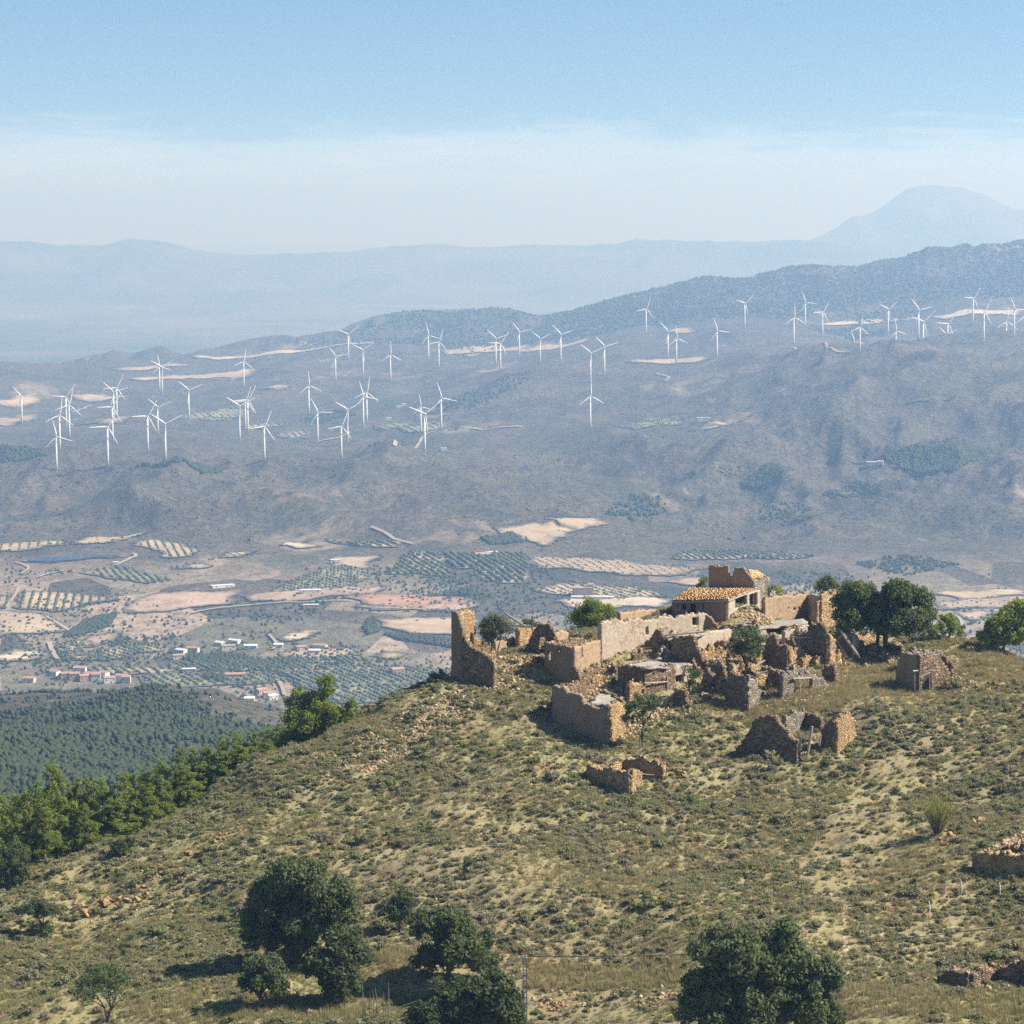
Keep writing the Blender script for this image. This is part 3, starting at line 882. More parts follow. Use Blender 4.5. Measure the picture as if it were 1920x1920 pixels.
FIELDS = [
    # outline in photo pixels, soil, label, orchard (angle, row, gap, radius, leaf)
    ([(922, 990), (1000, 980), (1035, 978), (1085, 996), (1065, 1008), (1020, 1025), (975, 1008)], 'field_tan', 'bare tan field on the slope below the scrub', None),
    ([(1018, 974), (1060, 972), (1145, 984), (1088, 996), (1050, 985)], 'field_tan', 'small tan field above the bare slope field', None),
    ([(728, 1078), (772, 1034), (820, 1040), (850, 1083), (795, 1078)], 'field_orchard', 'orchard field with widely spaced rows', (.35, 9, 6, 2.6, 'orchard_leaf')),
    ([(822, 1040), (980, 1040), (992, 1066), (980, 1096), (910, 1090), (890, 1066), (850, 1064)], 'field_orchard', 'large orchard field with dark slanting rows', (.3, 9, 5, 3.0, 'orchard_leaf')),
    ([(980, 1040), (1240, 1060), (1330, 1068), (1290, 1080), (1150, 1076), (1000, 1068)], 'field_strip', 'long pinkish vineyard field with faint rows', (.3, 11, 9, 1.5, 'orchard_leaf')),
    ([(608, 1014), (735, 1016), (752, 1027), (690, 1026)], 'field_pale', 'narrow striped orchard on the hillside foot', (.4, 10, 5, 2.4, 'orchard_leaf')),
    ([(524, 1023), (548, 1015), (612, 1026), (560, 1030)], 'field_pale', 'small pale triangular bare patch', None),
    ([(625, 1046), (710, 1040), (716, 1047), (680, 1070), (632, 1066)], 'field_tan', 'small tan field beside the orchard', None),
    ([(560, 1085), (640, 1062), (700, 1078), (640, 1105), (500, 1112)], 'field_green', 'greenish grove field with pale lanes', (.6, 10, 8, 2.2, 'olive_leaf')),
    ([(640, 1120), (700, 1114), (900, 1122), (830, 1146), (700, 1140)], 'field_red', 'reddish ploughed field by the farm road', None),
    ([(660, 1138), (740, 1136), (860, 1132), (910, 1124), (880, 1142), (800, 1148), (700, 1146)], 'field_pink', 'pale pink field under the red one', None),
    ([(700, 1160), (850, 1157), (900, 1165), (870, 1196), (790, 1190), (730, 1180)], 'field_tan', 'tan field left of the tower wall', None),
    ([(212, 1153), (280, 1115), (450, 1107), (442, 1133), (350, 1142)], 'field_pink', 'wide fallow field in mid valley', None),
    ([(450, 1118), (600, 1100), (720, 1102), (700, 1115), (560, 1128), (470, 1130)], 'field_pink', 'fallow strip beside the white sheds', None),
    ([(30, 1142), (45, 1110), (130, 1111), (225, 1126), (120, 1147)], 'field_orchard', 'striped vineyard with curving rows', (.1, 10, 5, 2.0, 'orchard_leaf')),
    ([(-20, 1140), (-20, 1120), (22, 1118), (12, 1142)], 'field_orchard', 'striped vineyard strip at the valley side', (.1, 10, 5, 2.0, 'orchard_leaf')),
    ([(-20, 1145), (85, 1155), (120, 1186), (0, 1196), (-20, 1196)], 'field_tan', 'tan field beside a curving track', None),
    ([(-20, 1234), (30, 1218), (85, 1216), (102, 1234), (60, 1240), (-20, 1240)], 'field_pale', 'very pale bare field', None),
    ([(30, 1238), (60, 1230), (100, 1232), (105, 1240), (50, 1242)], 'field_red', 'red earth edge of the pale field', None),
    ([(102, 1212), (160, 1192), (165, 1200), (150, 1225), (205, 1240), (115, 1240)], 'field_orchard', 'orchard field with contour rows', (.9, 8, 5, 2.0, 'olive_leaf')),
    ([(165, 1195), (228, 1188), (215, 1203), (160, 1216)], 'field_pink', 'brown fallow patch beside the contour orchard', None),
    ([(185, 1226), (245, 1210), (258, 1224), (215, 1238)], 'field_orchard', 'small orange-earth orchard', (.7, 9, 6, 2.2, 'olive_leaf')),
    ([(250, 1214), (285, 1206), (312, 1220), (258, 1226)], 'field_tan', 'little tan orchard by the hamlet', (.7, 9, 6, 2.0, 'olive_leaf')),
    ([(-20, 1026), (120, 1014), (125, 1024), (0, 1036)], 'field_tan', 'terraced strip above the pond', (.1, 12, 8, 1.8, 'olive_leaf')),
    ([(130, 1022), (170, 1008), (295, 992), (250, 1008), (180, 1020)], 'field_tan', 'thin tan strip climbing the slope', None),
    ([(250, 1022), (275, 1010), (325, 1016), (380, 1032), (360, 1044), (320, 1048), (300, 1034)], 'field_tan', 'patchy orange-tan clearing', (.2, 10, 7, 1.8, 'olive_leaf')),
    ([(395, 1050), (430, 1036), (486, 1033), (460, 1045)], 'field_tan', 'pale patch on the foot of the scrub', (.4, 11, 8, 1.5, 'olive_leaf')),
    ([(150, 1074), (230, 1064), (320, 1088), (280, 1096)], 'field_green', 'greenish olive grove below the pond', (.3, 9, 6, 2.2, 'olive_leaf')),
    ([(320, 1068), (370, 1058), (400, 1064), (340, 1068)], 'field_tan', 'narrow pale strip under the scrub', None),
    ([(510, 1198), (560, 1182), (590, 1178), (605, 1186), (580, 1198), (545, 1204)], 'field_pale', 'bare pale earth bank by the hamlet', None),
    ([(520, 1226), (590, 1212), (690, 1216), (680, 1232), (570, 1240)], 'field_tan', 'dry field among almond trees', (.5, 10, 9, 2.0, 'olive_leaf')),
    ([(690, 1232), (715, 1220), (770, 1226), (740, 1238)], 'field_tan', 'small tan plot by the almond groves', None),
    ([(140, 1262), (190, 1250), (330, 1256), (300, 1266)], 'field_orchard', 'sandy orchard behind the red-roofed hamlet', (.4, 9, 7, 2.3, 'olive_leaf')),
    ([(520, 1262), (700, 1250), (850, 1258), (830, 1282), (560, 1290)], 'field_green', 'green almond grove below the hamlet', (.5, 8, 7, 2.3, 'olive_leaf')),
    ([(560, 1290), (830, 1284), (860, 1310), (600, 1322)], 'field_green', 'green grove next to the hill foot', (.5, 8, 7, 2.3, 'olive_leaf')),
    ([(250, 1268), (500, 1262), (540, 1282), (300, 1290)], 'field_green', 'grove behind the wooded ridge', (.5, 9, 8, 2.3, 'olive_leaf')),
    ([(320, 1244), (520, 1236), (700, 1240), (690, 1250), (520, 1260), (330, 1256)], 'field_green', 'green belt of trees around the hamlet', (.5, 7, 7, 2.5, 'orchard_leaf')),
    ([(1255, 1048), (1300, 1034), (1440, 1036), (1520, 1044), (1470, 1050), (1330, 1050)], 'field_orchard', 'long orchard with fine rows on the right slope', (.25, 9, 5, 2.2, 'orchard_leaf')),
    ([(1000, 1110), (1060, 1092), (1180, 1100), (1260, 1120), (1160, 1124)], 'field_orchard', 'pale vineyard slope behind the farmstead', (.45, 10, 6, 1.8, 'orchard_leaf')),
    ([(1240, 1092), (1300, 1080), (1340, 1086), (1330, 1100)], 'field_tan', 'tan strip behind the main house', None),
    ([(1040, 1128), (1130, 1118), (1270, 1124), (1240, 1140), (1080, 1142)], 'field_pale', 'pale bare yard of the farmstead', None),
    ([(1740, 1114), (1930, 1104), (1930, 1118), (1800, 1126)], 'field_tan', 'tan field on the right of the village', None),
    ([(1735, 1128), (1800, 1126), (1930, 1120), (1930, 1136), (1760, 1145)], 'field_strip', 'striped pinkish field on the right', (.3, 12, 12, 1.3, 'orchard_leaf')),
    ([(1780, 1148), (1860, 1138), (1870, 1160), (1820, 1165)], 'field_tan', 'tan field between the right-hand pines', None),
    ([(1300, 882), (1345, 878), (1385, 880), (1372, 892), (1320, 890)], 'field_tan', 'bare tan cut in the scrub slope', None),
    ([(1290, 812), (1340, 790), (1416, 772), (1400, 786), (1330, 806)], 'field_pale', 'pale cleared earth by the white farm', None),
    ([(1160, 800), (1220, 784), (1290, 780), (1280, 796), (1190, 808)], 'field_green', 'pale terraced grove on the scrub slope', (.4, 14, 10, 2, 'olive_leaf')),
    ([(1700, 757), (1720, 748), (1800, 746), (1740, 753)], 'field_tan', 'little tan field on the right scrub slope', None),
    ([(1585, 862), (1640, 850), (1690, 848), (1680, 862), (1620, 870)], 'field_green', 'pale grove beside the dark wood', None),
    # plain among the turbines
    ([(-20, 748), (30, 740), (85, 742), (70, 758), (0, 762)], 'field_tan', 'tan field on the windy plain', None),
    ([(130, 742), (190, 738), (250, 744), (200, 752), (140, 750)], 'field_tan', 'tan field behind the leftmost turbines', None),
    ([(-20, 788), (60, 776), (72, 786), (30, 798), (-20, 798)], 'field_strip', 'striped field at the plain edge', None),
    ([(140, 798), (200, 786), (290, 782), (230, 796)], 'field_tan', 'narrow tan strip under the turbines', None),
    ([(240, 712), (330, 704), (480, 694), (480, 704), (330, 712)], 'field_tan', 'long tan strip on the plain', None),
    ([(200, 692), (330, 682), (360, 686), (260, 696)], 'field_tan', 'tan strip beneath the low hills', None),
    ([(360, 668), (520, 658), (700, 640), (705, 646), (560, 662), (400, 676)], 'field_pale', 'pale stubble strip at the foot of low hills', None),
    ([(480, 730), (530, 722), (548, 726), (520, 734)], 'field_tan', 'small tan patch on the plain', None),
    ([(850, 672), (880, 664), (908, 664), (880, 672)], 'field_pink', 'pink patch in front of the mountain', None),
    ([(830, 660), (900, 648), (1000, 652), (960, 660), (860, 666)], 'field_tan', 'pale strip at the mountain foot', None),
    ([(950, 662), (1010, 644), (1115, 632), (1100, 642), (1040, 656)], 'field_tan', 'golden field at the mountain foot', None),
    ([(1012, 624), (1080, 620), (1130, 622), (1060, 626)], 'field_pale', 'thin pale strip on the mountain side', None),
    ([(1175, 680), (1240, 674), (1320, 670), (1335, 674), (1280, 682)], 'field_tan', 'tan strip at the feet of three turbines', None),
    ([(1520, 612), (1560, 604), (1650, 598), (1740, 594), (1920, 578), (1920, 592), (1780, 600), (1660, 606)], 'field_pale', 'pale stubble ridge below the dark mountain', None),
    ([(1250, 618), (1300, 614), (1310, 622), (1270, 628)], 'field_tan', 'tan clearing under the dark mountain', None),
    ([(1555, 658), (1590, 656), (1605, 659), (1580, 661)], 'field_pale', 'thin pale strip by the rise', None),
    ([(450, 800), (500, 792), (540, 796), (500, 806)], 'field_green', 'green grove among the turbines', (.2, 16, 12, 2.5, 'olive_leaf')),
    ([(518, 815), (560, 806), (590, 812), (575, 824), (530, 822)], 'field_green', 'small pale grove between turbines', (.2, 16, 12, 2.5, 'olive_leaf')),
    ([(340, 782), (400, 772), (470, 768), (460, 782), (380, 792)], 'field_green', 'pale olive terraces on the plain', (.3, 16, 12, 2.5, 'olive_leaf')),
    ([(700, 800), (770, 790), (850, 792), (860, 806), (760, 812)], 'field_green', 'pale grove at the turbine road', (.3, 16, 12, 2.5, 'olive_leaf')),
]
hedge_runs = []
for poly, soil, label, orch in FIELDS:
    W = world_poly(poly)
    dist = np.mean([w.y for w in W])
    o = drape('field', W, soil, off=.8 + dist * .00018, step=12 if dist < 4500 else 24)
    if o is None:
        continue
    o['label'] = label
    hedge_runs.append(W)
    if orch:
        orchard(W, orch[0], orch[1], orch[2], orch[3], orch[4], 'rows of small trees on the ' + label.split(' with')[0])


HP = []
for W in hedge_runs:
    for a, b in zip(W, W[1:] + W[:1]):
        L = (b - a).length
        t = np.arange(0, 1, 3.2 / max(L, 4))
        q = np.array(a)[None, :2] * (1 - t[:, None]) + np.array(b)[None, :2] * t[:, None]
        k = (fbm(q[:, 0] / 40, q[:, 1] / 40, 14, 2) > .05) & (rng.random(len(q)) < .7)
        HP.append(q[k] + rng.normal(0, 2.2, (k.sum(), 2)))
HP = np.concatenate(HP)
rr = rng.uniform(.8, 1.9, len(HP))
blobs('hedge_bushes', np.concatenate([HP, far_h(HP[:, 0], HP[:, 1])[:, None]], 1), rr, rr, 'far_tree', .25, 'stuff', 'dark bushes along the field edges of the valley')


def road(pts, w, label):
    W = [np.array(ground(px, py, True)[:2]) for px, py in pts]
    dense = []
    for a, b in zip(W[:-1], W[1:]):
        k = max(2, int(np.linalg.norm(b - a) / 10))
        dense += [a + (b - a) * i / k for i in range(k)]
    dense.append(W[-1])
    D = np.array(dense)
    for _ in range(6):
        D[1:-1] = (D[:-2] + 2 * D[1:-1] + D[2:]) / 4
    T = np.gradient(D, axis=0); T /= np.linalg.norm(T, axis=1, keepdims=True) + 1e-9
    Nn = np.stack([-T[:, 1], T[:, 0]], 1) * w * .36
    L, Rr = D + Nn, D - Nn
    V2 = np.stack([L, Rr], 1).reshape(-1, 2)
    off = 1.5 + D[:, 1].mean() * .0002
    z = far_h(V2[:, 0], V2[:, 1]) + off
    i = np.arange(len(D) - 1) * 2
    o = link('track', np_mesh('track', np.concatenate([V2, z[:, None]], 1), np.stack([i + 1, i + 3, i + 2, i], 1), True), 'road')
    tag(o, label, None, None, 'structure')


ROADS = [([(10, 1142), (25, 1125), (36, 1104)], 6, 'pale track beside the vineyard'),
         ([(88, 1158), (110, 1172), (125, 1184), (142, 1190)], 6, 'track curving round the tan field'),
         ([(92, 1206), (96, 1222), (108, 1238)], 7, 'pale track by the pale field'),
         ([(360, 1152), (400, 1143), (470, 1136), (560, 1131), (660, 1128)], 6, 'white edged lane between fallow fields'),
         ([(504, 1192), (520, 1208), (522, 1216), (510, 1220)], 5, 'winding lane into the hamlet'),
         ([(516, 1270), (530, 1290), (534, 1306)], 6, 'lane leaving the near farmsteads'),
         ([(218, 1062), (240, 1052), (262, 1042), (250, 1040)], 7, 'access track of the pond'),
         ([(40, 1078), (60, 1066), (30, 1056)], 5, 'track left of the pond'),
         ([(75, 1084), (90, 1076), (120, 1072)], 5, 'short white track below the pond'),
         ([(696, 990), (712, 995), (730, 1003), (740, 1014), (775, 1022)], 7, 'pale track zigzagging down the scrub slope'),
         ([(1230, 702), (1250, 706), (1257, 712), (1246, 716)], 8, 'winding track near the mountain'),
         ([(1460, 652), (1490, 653), (1560, 658), (1600, 659)], 9, 'turbine access road'),
         ([(590, 830), (640, 822), (655, 812)], 9, 'turbine road between towers'),
         ([(740, 838), (790, 822), (840, 808)], 9, 'turbine road on the plain'),
         ([(460, 806), (490, 800), (540, 798)], 9, 'turbine road by the grove'),
         ([(820, 798), (860, 802), (920, 806), (980, 802)], 9, 'service road over the scrub plain'),
         ([(136, 775), (160, 766), (170, 762)], 10, 'access track on the left plain'),
         ([(1782, 1150), (1800, 1160), (1808, 1178), (1800, 1190)], 6, 'pale lane between the right-hand pines')]
for r_ in ROADS:
    road(*r_)

# pond with a pale rim
Wp = world_poly([(48, 1053), (90, 1048), (150, 1045), (215, 1043), (228, 1045), (200, 1048), (150, 1051), (60, 1055)])
c0 = sum((Vector(w) for w in Wp), Vector()) / len(Wp)
drape('pond_bank', [c0 + (w - c0) * 1.12 for w in Wp], 'field_pale', 1.6, 12)['label'] = 'pale gravel bank round the blue pond'
zz = max(far_h(np.array([w.x for w in Wp]), np.array([w.y for w in Wp])).mean(), 0) + 4.5
pw = drape('pond_water', Wp, 'water', 2.4, 12)
tag(pw, 'dark blue water of an irrigation pond', None, None, 'structure')


def wood(poly, n, r, label, name='distant_wood', mat='far_tree'):
    W = world_poly(poly)
    P = np.array([w[:2] for w in W])
    lo, hi = P.min(0), P.max(0)
    n = int(n * 2.2); r = r * .62
    Q = rng.uniform(lo, hi, (n * 4, 2))
    Q = Q[inside(Q, P)][:n]
    z = far_h(Q[:, 0], Q[:, 1])
    rr = r * rng.uniform(.6, 1.4, len(Q))
    blobs(name, np.concatenate([Q, z[:, None]], 1), rr, rr * 1.1, mat, .22, 'stuff', label)
    return W


WOODS = [([(1640, 864), (1690, 846), (1760, 836), (1880, 832), (1850, 862), (1790, 884), (1700, 884)], 2600, 4.2, 'dark plantation wood on the right slope', True),
         ([(1388, 908), (1420, 886), (1490, 880), (1470, 896), (1410, 916)], 700, 3.6, 'small dark wedge of wood in the scrub', True),
         ([(1140, 966), (1160, 936), (1200, 925), (1250, 940), (1240, 970), (1180, 984)], 160, 4.0, 'scattered dark trees on the rise above the tan field', False),
         ([(1540, 930), (1600, 905), (1660, 915), (1640, 935)], 200, 3.4, 'loose dark trees in a right-hand gully', False),
         ([(1420, 975), (1450, 945), (1520, 955), (1540, 975)], 90, 3.2, 'sprinkled dark bushes above the long orchard', False),
         ([(900, 1010), (960, 1000), (980, 1018), (920, 1022)], 220, 3.2, 'green thicket left of the bare tan field', False),
         ([(120, 1196), (160, 1165), (220, 1150), (205, 1175), (150, 1192)], 350, 3.2, 'dark thicket along a dry stream', False),
         ([(680, 1178), (690, 1166), (705, 1168), (708, 1186), (690, 1192)], 70, 3.4, 'dark clump left of the tan field', False),
         ([(720, 1190), (850, 1200), (850, 1216), (740, 1200)], 220, 2.8, 'dark bank below the tan field', False),
         ([(800, 1120), (870, 1108), (905, 1116), (880, 1120)], 40, 4.0, 'dark tree group by the red field', False),
         ([(330, 1234), (420, 1226), (480, 1236), (560, 1240), (540, 1256), (400, 1252)], 420, 3.0, 'trees around the red-roofed hamlet', False),
         ([(380, 1275), (400, 1258), (425, 1262), (420, 1282)], 60, 4.0, 'dark tall trees by the long red shed', False),
         ([(1600, 1060), (1700, 1040), (1800, 1060), (1700, 1080)], 120, 3.2, 'dark bushes beneath the right scrub slope', False),
         ([(560, 790), (640, 770), (670, 780), (600, 796)], 80, 4.5, 'dark bushes between turbines', False),
         ([(1520, 618), (1610, 612), (1680, 622), (1600, 640)], 90, 5.0, 'dark trees under the stubble ridge', False),
         ([(240, 880), (330, 868), (430, 876), (380, 890)], 260, 3.6, 'dark scrub at the near rim of the plain', False),
         ([(-20, 850), (60, 842), (90, 856), (0, 868)], 260, 3.6, 'dark scrub left of the nearest turbines', False),
         ([(690, 836), (760, 826), (765, 834), (700, 844)], 160, 3.8, 'dark patch beside the nearest turbine road', False),
         ([(820, 760), (960, 700), (1000, 708), (880, 770), (800, 780)], 200, 4.0, 'dark bushes along a fold of the plain', False)]
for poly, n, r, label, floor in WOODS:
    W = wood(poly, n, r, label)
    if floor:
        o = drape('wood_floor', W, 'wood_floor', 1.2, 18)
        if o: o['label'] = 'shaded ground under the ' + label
# loose bushes all over the scrub slopes and the dark mountain
n = 15000
U = rng.uniform(-.185, .185, n); D = np.exp(rng.uniform(math.log(2900), math.log(9000), n))
X = U * D
m_ = (fbm(X / 240, D / 420, 91, 4) + .5 * rng.standard_normal(n)) > .45
X, D = X[m_], D[m_]
rr = rng.uniform(.7, 1.9, len(X)) * np.where(rng.random(len(X)) < .08, 1.8, 1.0)
rr = rr * .85
blobs('scrub_bushes', np.stack([X, D, far_h(X, D)], 1), rr, rr * .9, 'ridge_leaf', .22, 'stuff', 'countless dark bushes dotted over the far scrub slopes')
# trees and hedges between the valley plots
n = 30000
U = rng.uniform(-.19, .19, n); D = rng.uniform(2850, 3750, n)
X = U * D
m_ = (ridged(X / 170, D / 330, 93, 3) + .45 * rng.standard_normal(n)) > 1.3
X, D = X[m_], D[m_]
rr = rng.uniform(.9, 2.4, len(X))
blobs('valley_trees', np.stack([X, D, far_h(X, D)], 1), rr, rr * 1.05, 'ridge_leaf', .22, 'stuff', 'hedges and loose trees between the plots of the valley floor')
# mountain forest
n = 42000
U = rng.uniform(-.07, .20, n); D = rng.uniform(8350, 10500, n)
X = U * D
k_ = sstep(U, -.05, .02) * sstep(D, 8350, 8900)
m_ = (fbm(X / 260, D / 380, 95, 4) + .35 * rng.standard_normal(n)) > (.95 - 1.75 * k_)
X, D = X[m_], D[m_]
rr = rng.uniform(2.0, 4.6, len(X))
blobs('mountain_forest', np.stack([X, D, far_h(X, D)], 1), rr, rr * .9, 'far_tree', .22, 'stuff', 'dark forest covering the mountain behind the turbines')
# wooded ridge at the left
n = 60000
U = rng.uniform(-.21, -.02, n); D = np.exp(rng.uniform(math.log(800), math.log(2080), n))
X = U * D
m_ = (fbm(X / 70, D / 110, 99, 4) + .25 * rng.standard_normal(n)) > (-.9 + 1.55 * sstep(D, 1300, 1900) + .5 * (np.sin(D / 26 + X / 60) > .4) * sstep(D, 1500, 1700))
X, D = X[m_], D[m_]
rr = rng.uniform(.6, 1.7, len(X)) * np.where(D > 1500, .8, 1.0)
blobs('ridge_wood', np.stack([X, D, far_h(X, D)], 1), rr, rr * 1.25, 'far_tree', .25, 'stuff', 'pine wood covering the low ridge behind the left slope')


# ------------------------------------------------------------------ valley houses
def house(px, py, w, d, h, wallm, roofm, label, group, rz=.2, roof='gable', cat='house'):
    g = ground(px, py, True)
    e = empty('farmhouse' if cat == 'house' else 'farm_shed', g - Vector((0, 0, .3)), label, cat, group, rz)
    mb = MB(); mb.box((0, 0, h / 2), (w, d, h)); mb.build('wall', wallm, e)
    mb = MB()
    if roof == 'gable':
        r = d * .2
        V = [(-w / 2 - .3, -d / 2 - .4, h), (w / 2 + .3, -d / 2 - .4, h), (w / 2 + .3, d / 2 + .4, h), (-w / 2 - .3, d / 2 + .4, h), (-w / 2 - .3, 0, h + r), (w / 2 + .3, 0, h + r)]
        mb.add(V, [(0, 1, 5, 4), (2, 3, 4, 5), (0, 4, 3), (1, 2, 5), (0, 3, 2, 1)])
    else:
        mb.box((0, 0, h + .2), (w + .5, d + .5, .36))
    mb.build('roof', roofm, e)
    mb = MB(); mb.box((w * .12, -d / 2 - .05, 1.15), (1.3, .12, 2.3)); mb.build('door', 'dark_timber', e)
    for s in (-1, 1):
        mb = MB(); mb.box((w * .32 * s, -d / 2 - .05, h * .62), (1.2, .12, 1.2)); mb.build('window', 'opening_shade', e)
    return e


HAM = 'houses of the red-roofed hamlet'
for i, (px, py) in enumerate([(103, 1266), (125, 1272), (150, 1263), (168, 1270), (205, 1280), (237, 1280), (228, 1274), (160, 1276), (180, 1275), (55, 1279), (195, 1270), (140, 1274)]):
    house(px, py, 9 + (i * 37 % 5), 8, 5 + (i % 3), ('house_white', 'house_tan', 'house_white', 'house_red')[i % 4], 'house_roof',
          ('white house with a red roof in the hamlet behind the wooded ridge', 'tan house with a red roof in the hamlet behind the wooded ridge', 'white house with a red roof in the hamlet behind the wooded ridge', 'reddish house in the hamlet behind the wooded ridge')[i % 4], HAM, rz=(i * .7) % 1.0 - .5)
for i, (px, py) in enumerate([(412, 1210), (428, 1218), (470, 1216), (362, 1222), (340, 1224), (565, 1220), (522, 1214), (600, 1217), (440, 1206), (335, 1236), (590, 1225)]):
    house(px, py, 10 + (i * 29 % 6), 7, 4 + (i % 2), ('house_white', 'house_tan')[i % 2], ('metal_roof', 'house_roof')[i % 2],
          ('white house with a pale roof among the trees in mid valley', 'tan house with a red roof among the trees in mid valley')[i % 2], 'houses among the valley trees', rz=(i * .9) % 1.2 - .6)
for i, (px, py) in enumerate([(468, 1316), (505, 1306), (510, 1311), (488, 1300)]):
    house(px, py, 10 + 2 * (i % 2), 8, 4.5, ('house_white', 'house_red')[i % 2], ('metal_roof', 'house_roof')[i % 2],
          ('white farmhouse beside the lane below the hamlet', 'pink farmhouse with red roof beside the lane below the hamlet')[i % 2], 'farmhouses beside the lane', rz=.3 * i)
house(745, 1264, 13, 9, 6, 'house_red', 'house_roof', 'red farmhouse with a white gable among the groves', None, .4)
house(738, 1262, 8, 8, 5, 'house_white', 'house_roof', 'white annex beside the red farmhouse among the groves', None, .4)
house(582, 1113, 26, 10, 5, 'house_white', 'metal_roof', 'white shed with grey roof at the edge of the fallow field', None, .15, 'flat', 'shed')
house(583, 1141, 18, 9, 5, 'house_tan', 'house_tan', 'pale ruined barn below the fallow field', None, .1, 'flat', 'shed')
house(417, 1101, 30, 10, 3, 'house_white', 'metal_roof', 'long low white shed in the open valley', None, .5, 'flat', 'shed')
house(355, 1262, 14, 8, 5, 'house_tan', 'metal_roof', 'tan barn with pale roof beside the hamlet', None, .1, 'flat', 'shed')
house(430, 1270, 34, 8, 4, 'house_red', 'house_roof', 'long red shed beside the tall dark trees', None, .1, 'gable', 'shed')
house(217, 1059, 8, 6, 4, 'house_white', 'metal_roof', 'tiny white pump house beside the pond', None, .2, 'flat', 'shed')
house(628, 1056, 12, 8, 5, 'house_white', 'metal_roof', 'white shed left of the wide orchard', None, .3, 'flat', 'shed')
house(905, 1045, 20, 10, 5, 'house_red', 'house_roof', 'dark farmhouse above the slanting orchard rows', None, .3)
house(922, 1041, 16, 8, 5, 'house_white', 'metal_roof', 'pale barn above the slanting orchard rows', None, .3, 'flat', 'shed')
house(1092, 1118, 22, 14, 11, 'house_red', 'house_red', 'red brick block of the farmstead behind the bushy tree', None, .1, 'flat')
house(1107, 1118, 7, 7, 15, 'house_red', 'house_roof', 'slim red tower of the farmstead behind the bushy tree', None, .1)
house(1125, 1124, 34, 10, 4, 'house_white', 'metal_roof', 'long white barn of the farmstead', None, -.1, 'flat', 'shed')
house(1090, 1124, 24, 10, 4, 'house_tan', 'metal_roof', 'pale lean-to barn before the red farmstead block', None, -.1, 'flat', 'shed')
house(1315, 790, 16, 10, 7, 'house_white', 'house_white', 'white farm on the pale cleared earth', None, .1, 'flat')
house(1328, 789, 10, 8, 6, 'house_white', 'house_white', 'small white annex of the farm on the cleared earth', None, .1, 'flat')
house(1638, 874, 22, 10, 7, 'house_white', 'house_white', 'white cortijo beside the dark plantation', None, -.2, 'flat')
house(1650, 872, 10, 8, 6, 'house_white', 'house_red', 'small white house beside the dark plantation', None, -.2)
house(418, 712, 34, 16, 8, 'house_tan', 'house_roof', 'tan farm with red roof on the windy plain', None, .1)
house(437, 715, 12, 10, 7, 'house_white', 'house_white', 'white shed beside the farm on the windy plain', None, .1, 'flat', 'shed')
for px, py in ((729, 787), (748, 765), (757, 761), (832, 845)):
    house(px, py, 11, 8, 5, 'house_white', 'house_white', 'tiny white hut standing among the turbines', 'white huts on the windy plain', .2, 'flat', 'shed')


# ------------------------------------------------------------------ wind turbines
YAW = R(24)


def turbine_meshes():
    mb = MB(); mb.tube([(0, 0, -3), (0, 0, 20), (0, 0, HUB_H - 1.3)], [2.6, 2.2, 1.6], 12); tower = mb.mesh('tower', True)
    mb = MB()
    prof = [(-3.6, 1.0), (-3.2, 1.7), (0, 1.9), (3.5, 1.8), (5.2, 1.1)]
    mb.tube([(0, y, HUB_H) for y, _ in prof], [r for _, r in prof], 8); nac = mb.mesh('nacelle', False)
    mb = MB()
    mb.tube([(0, -3.5, 0), (0, -4.4, 0), (0, -5.4, 0), (0, -6.1, 0)], [1.5, 1.55, 1.1, .25], 10); hub = mb.mesh('hub', True)
    mb = MB()
    V, Fc = [], []
    st = [(0.8, .9, .9, 0), (3.0, 1.1, .8, .15), (7.0, 2.9, .75, .30), (14, 2.4, .55, .22), (22, 1.8, .4, .12), (30, 1.2, .28, .05), (BLADE, .35, .12, 0)]
    for r, ch, th, tw in st:
        for cx, ty in ((-.35, 0), (.05, .5), (.65, 0), (.05, -.5)):
            x, y = cx * ch * 1.1, ty * th * 1.1
            V.append((x * math.cos(tw) - y * math.sin(tw), x * math.sin(tw) + y * math.cos(tw), r))
    for i in range(len(st) - 1):
        for k in range(4):
            Fc.append((i * 4 + k, i * 4 + (k + 1) % 4, i * 4 + 4 + (k + 1) % 4, i * 4 + 4 + k))
    Fc += [(3, 2, 1, 0), tuple(range(len(V) - 4, len(V)))]
    mb.add(V, Fc); blade = mb.mesh('blade', True)
    for me in (tower, nac, hub, blade):
        me.materials.append(MATS['white_paint'])
    return tower, nac, hub, blade


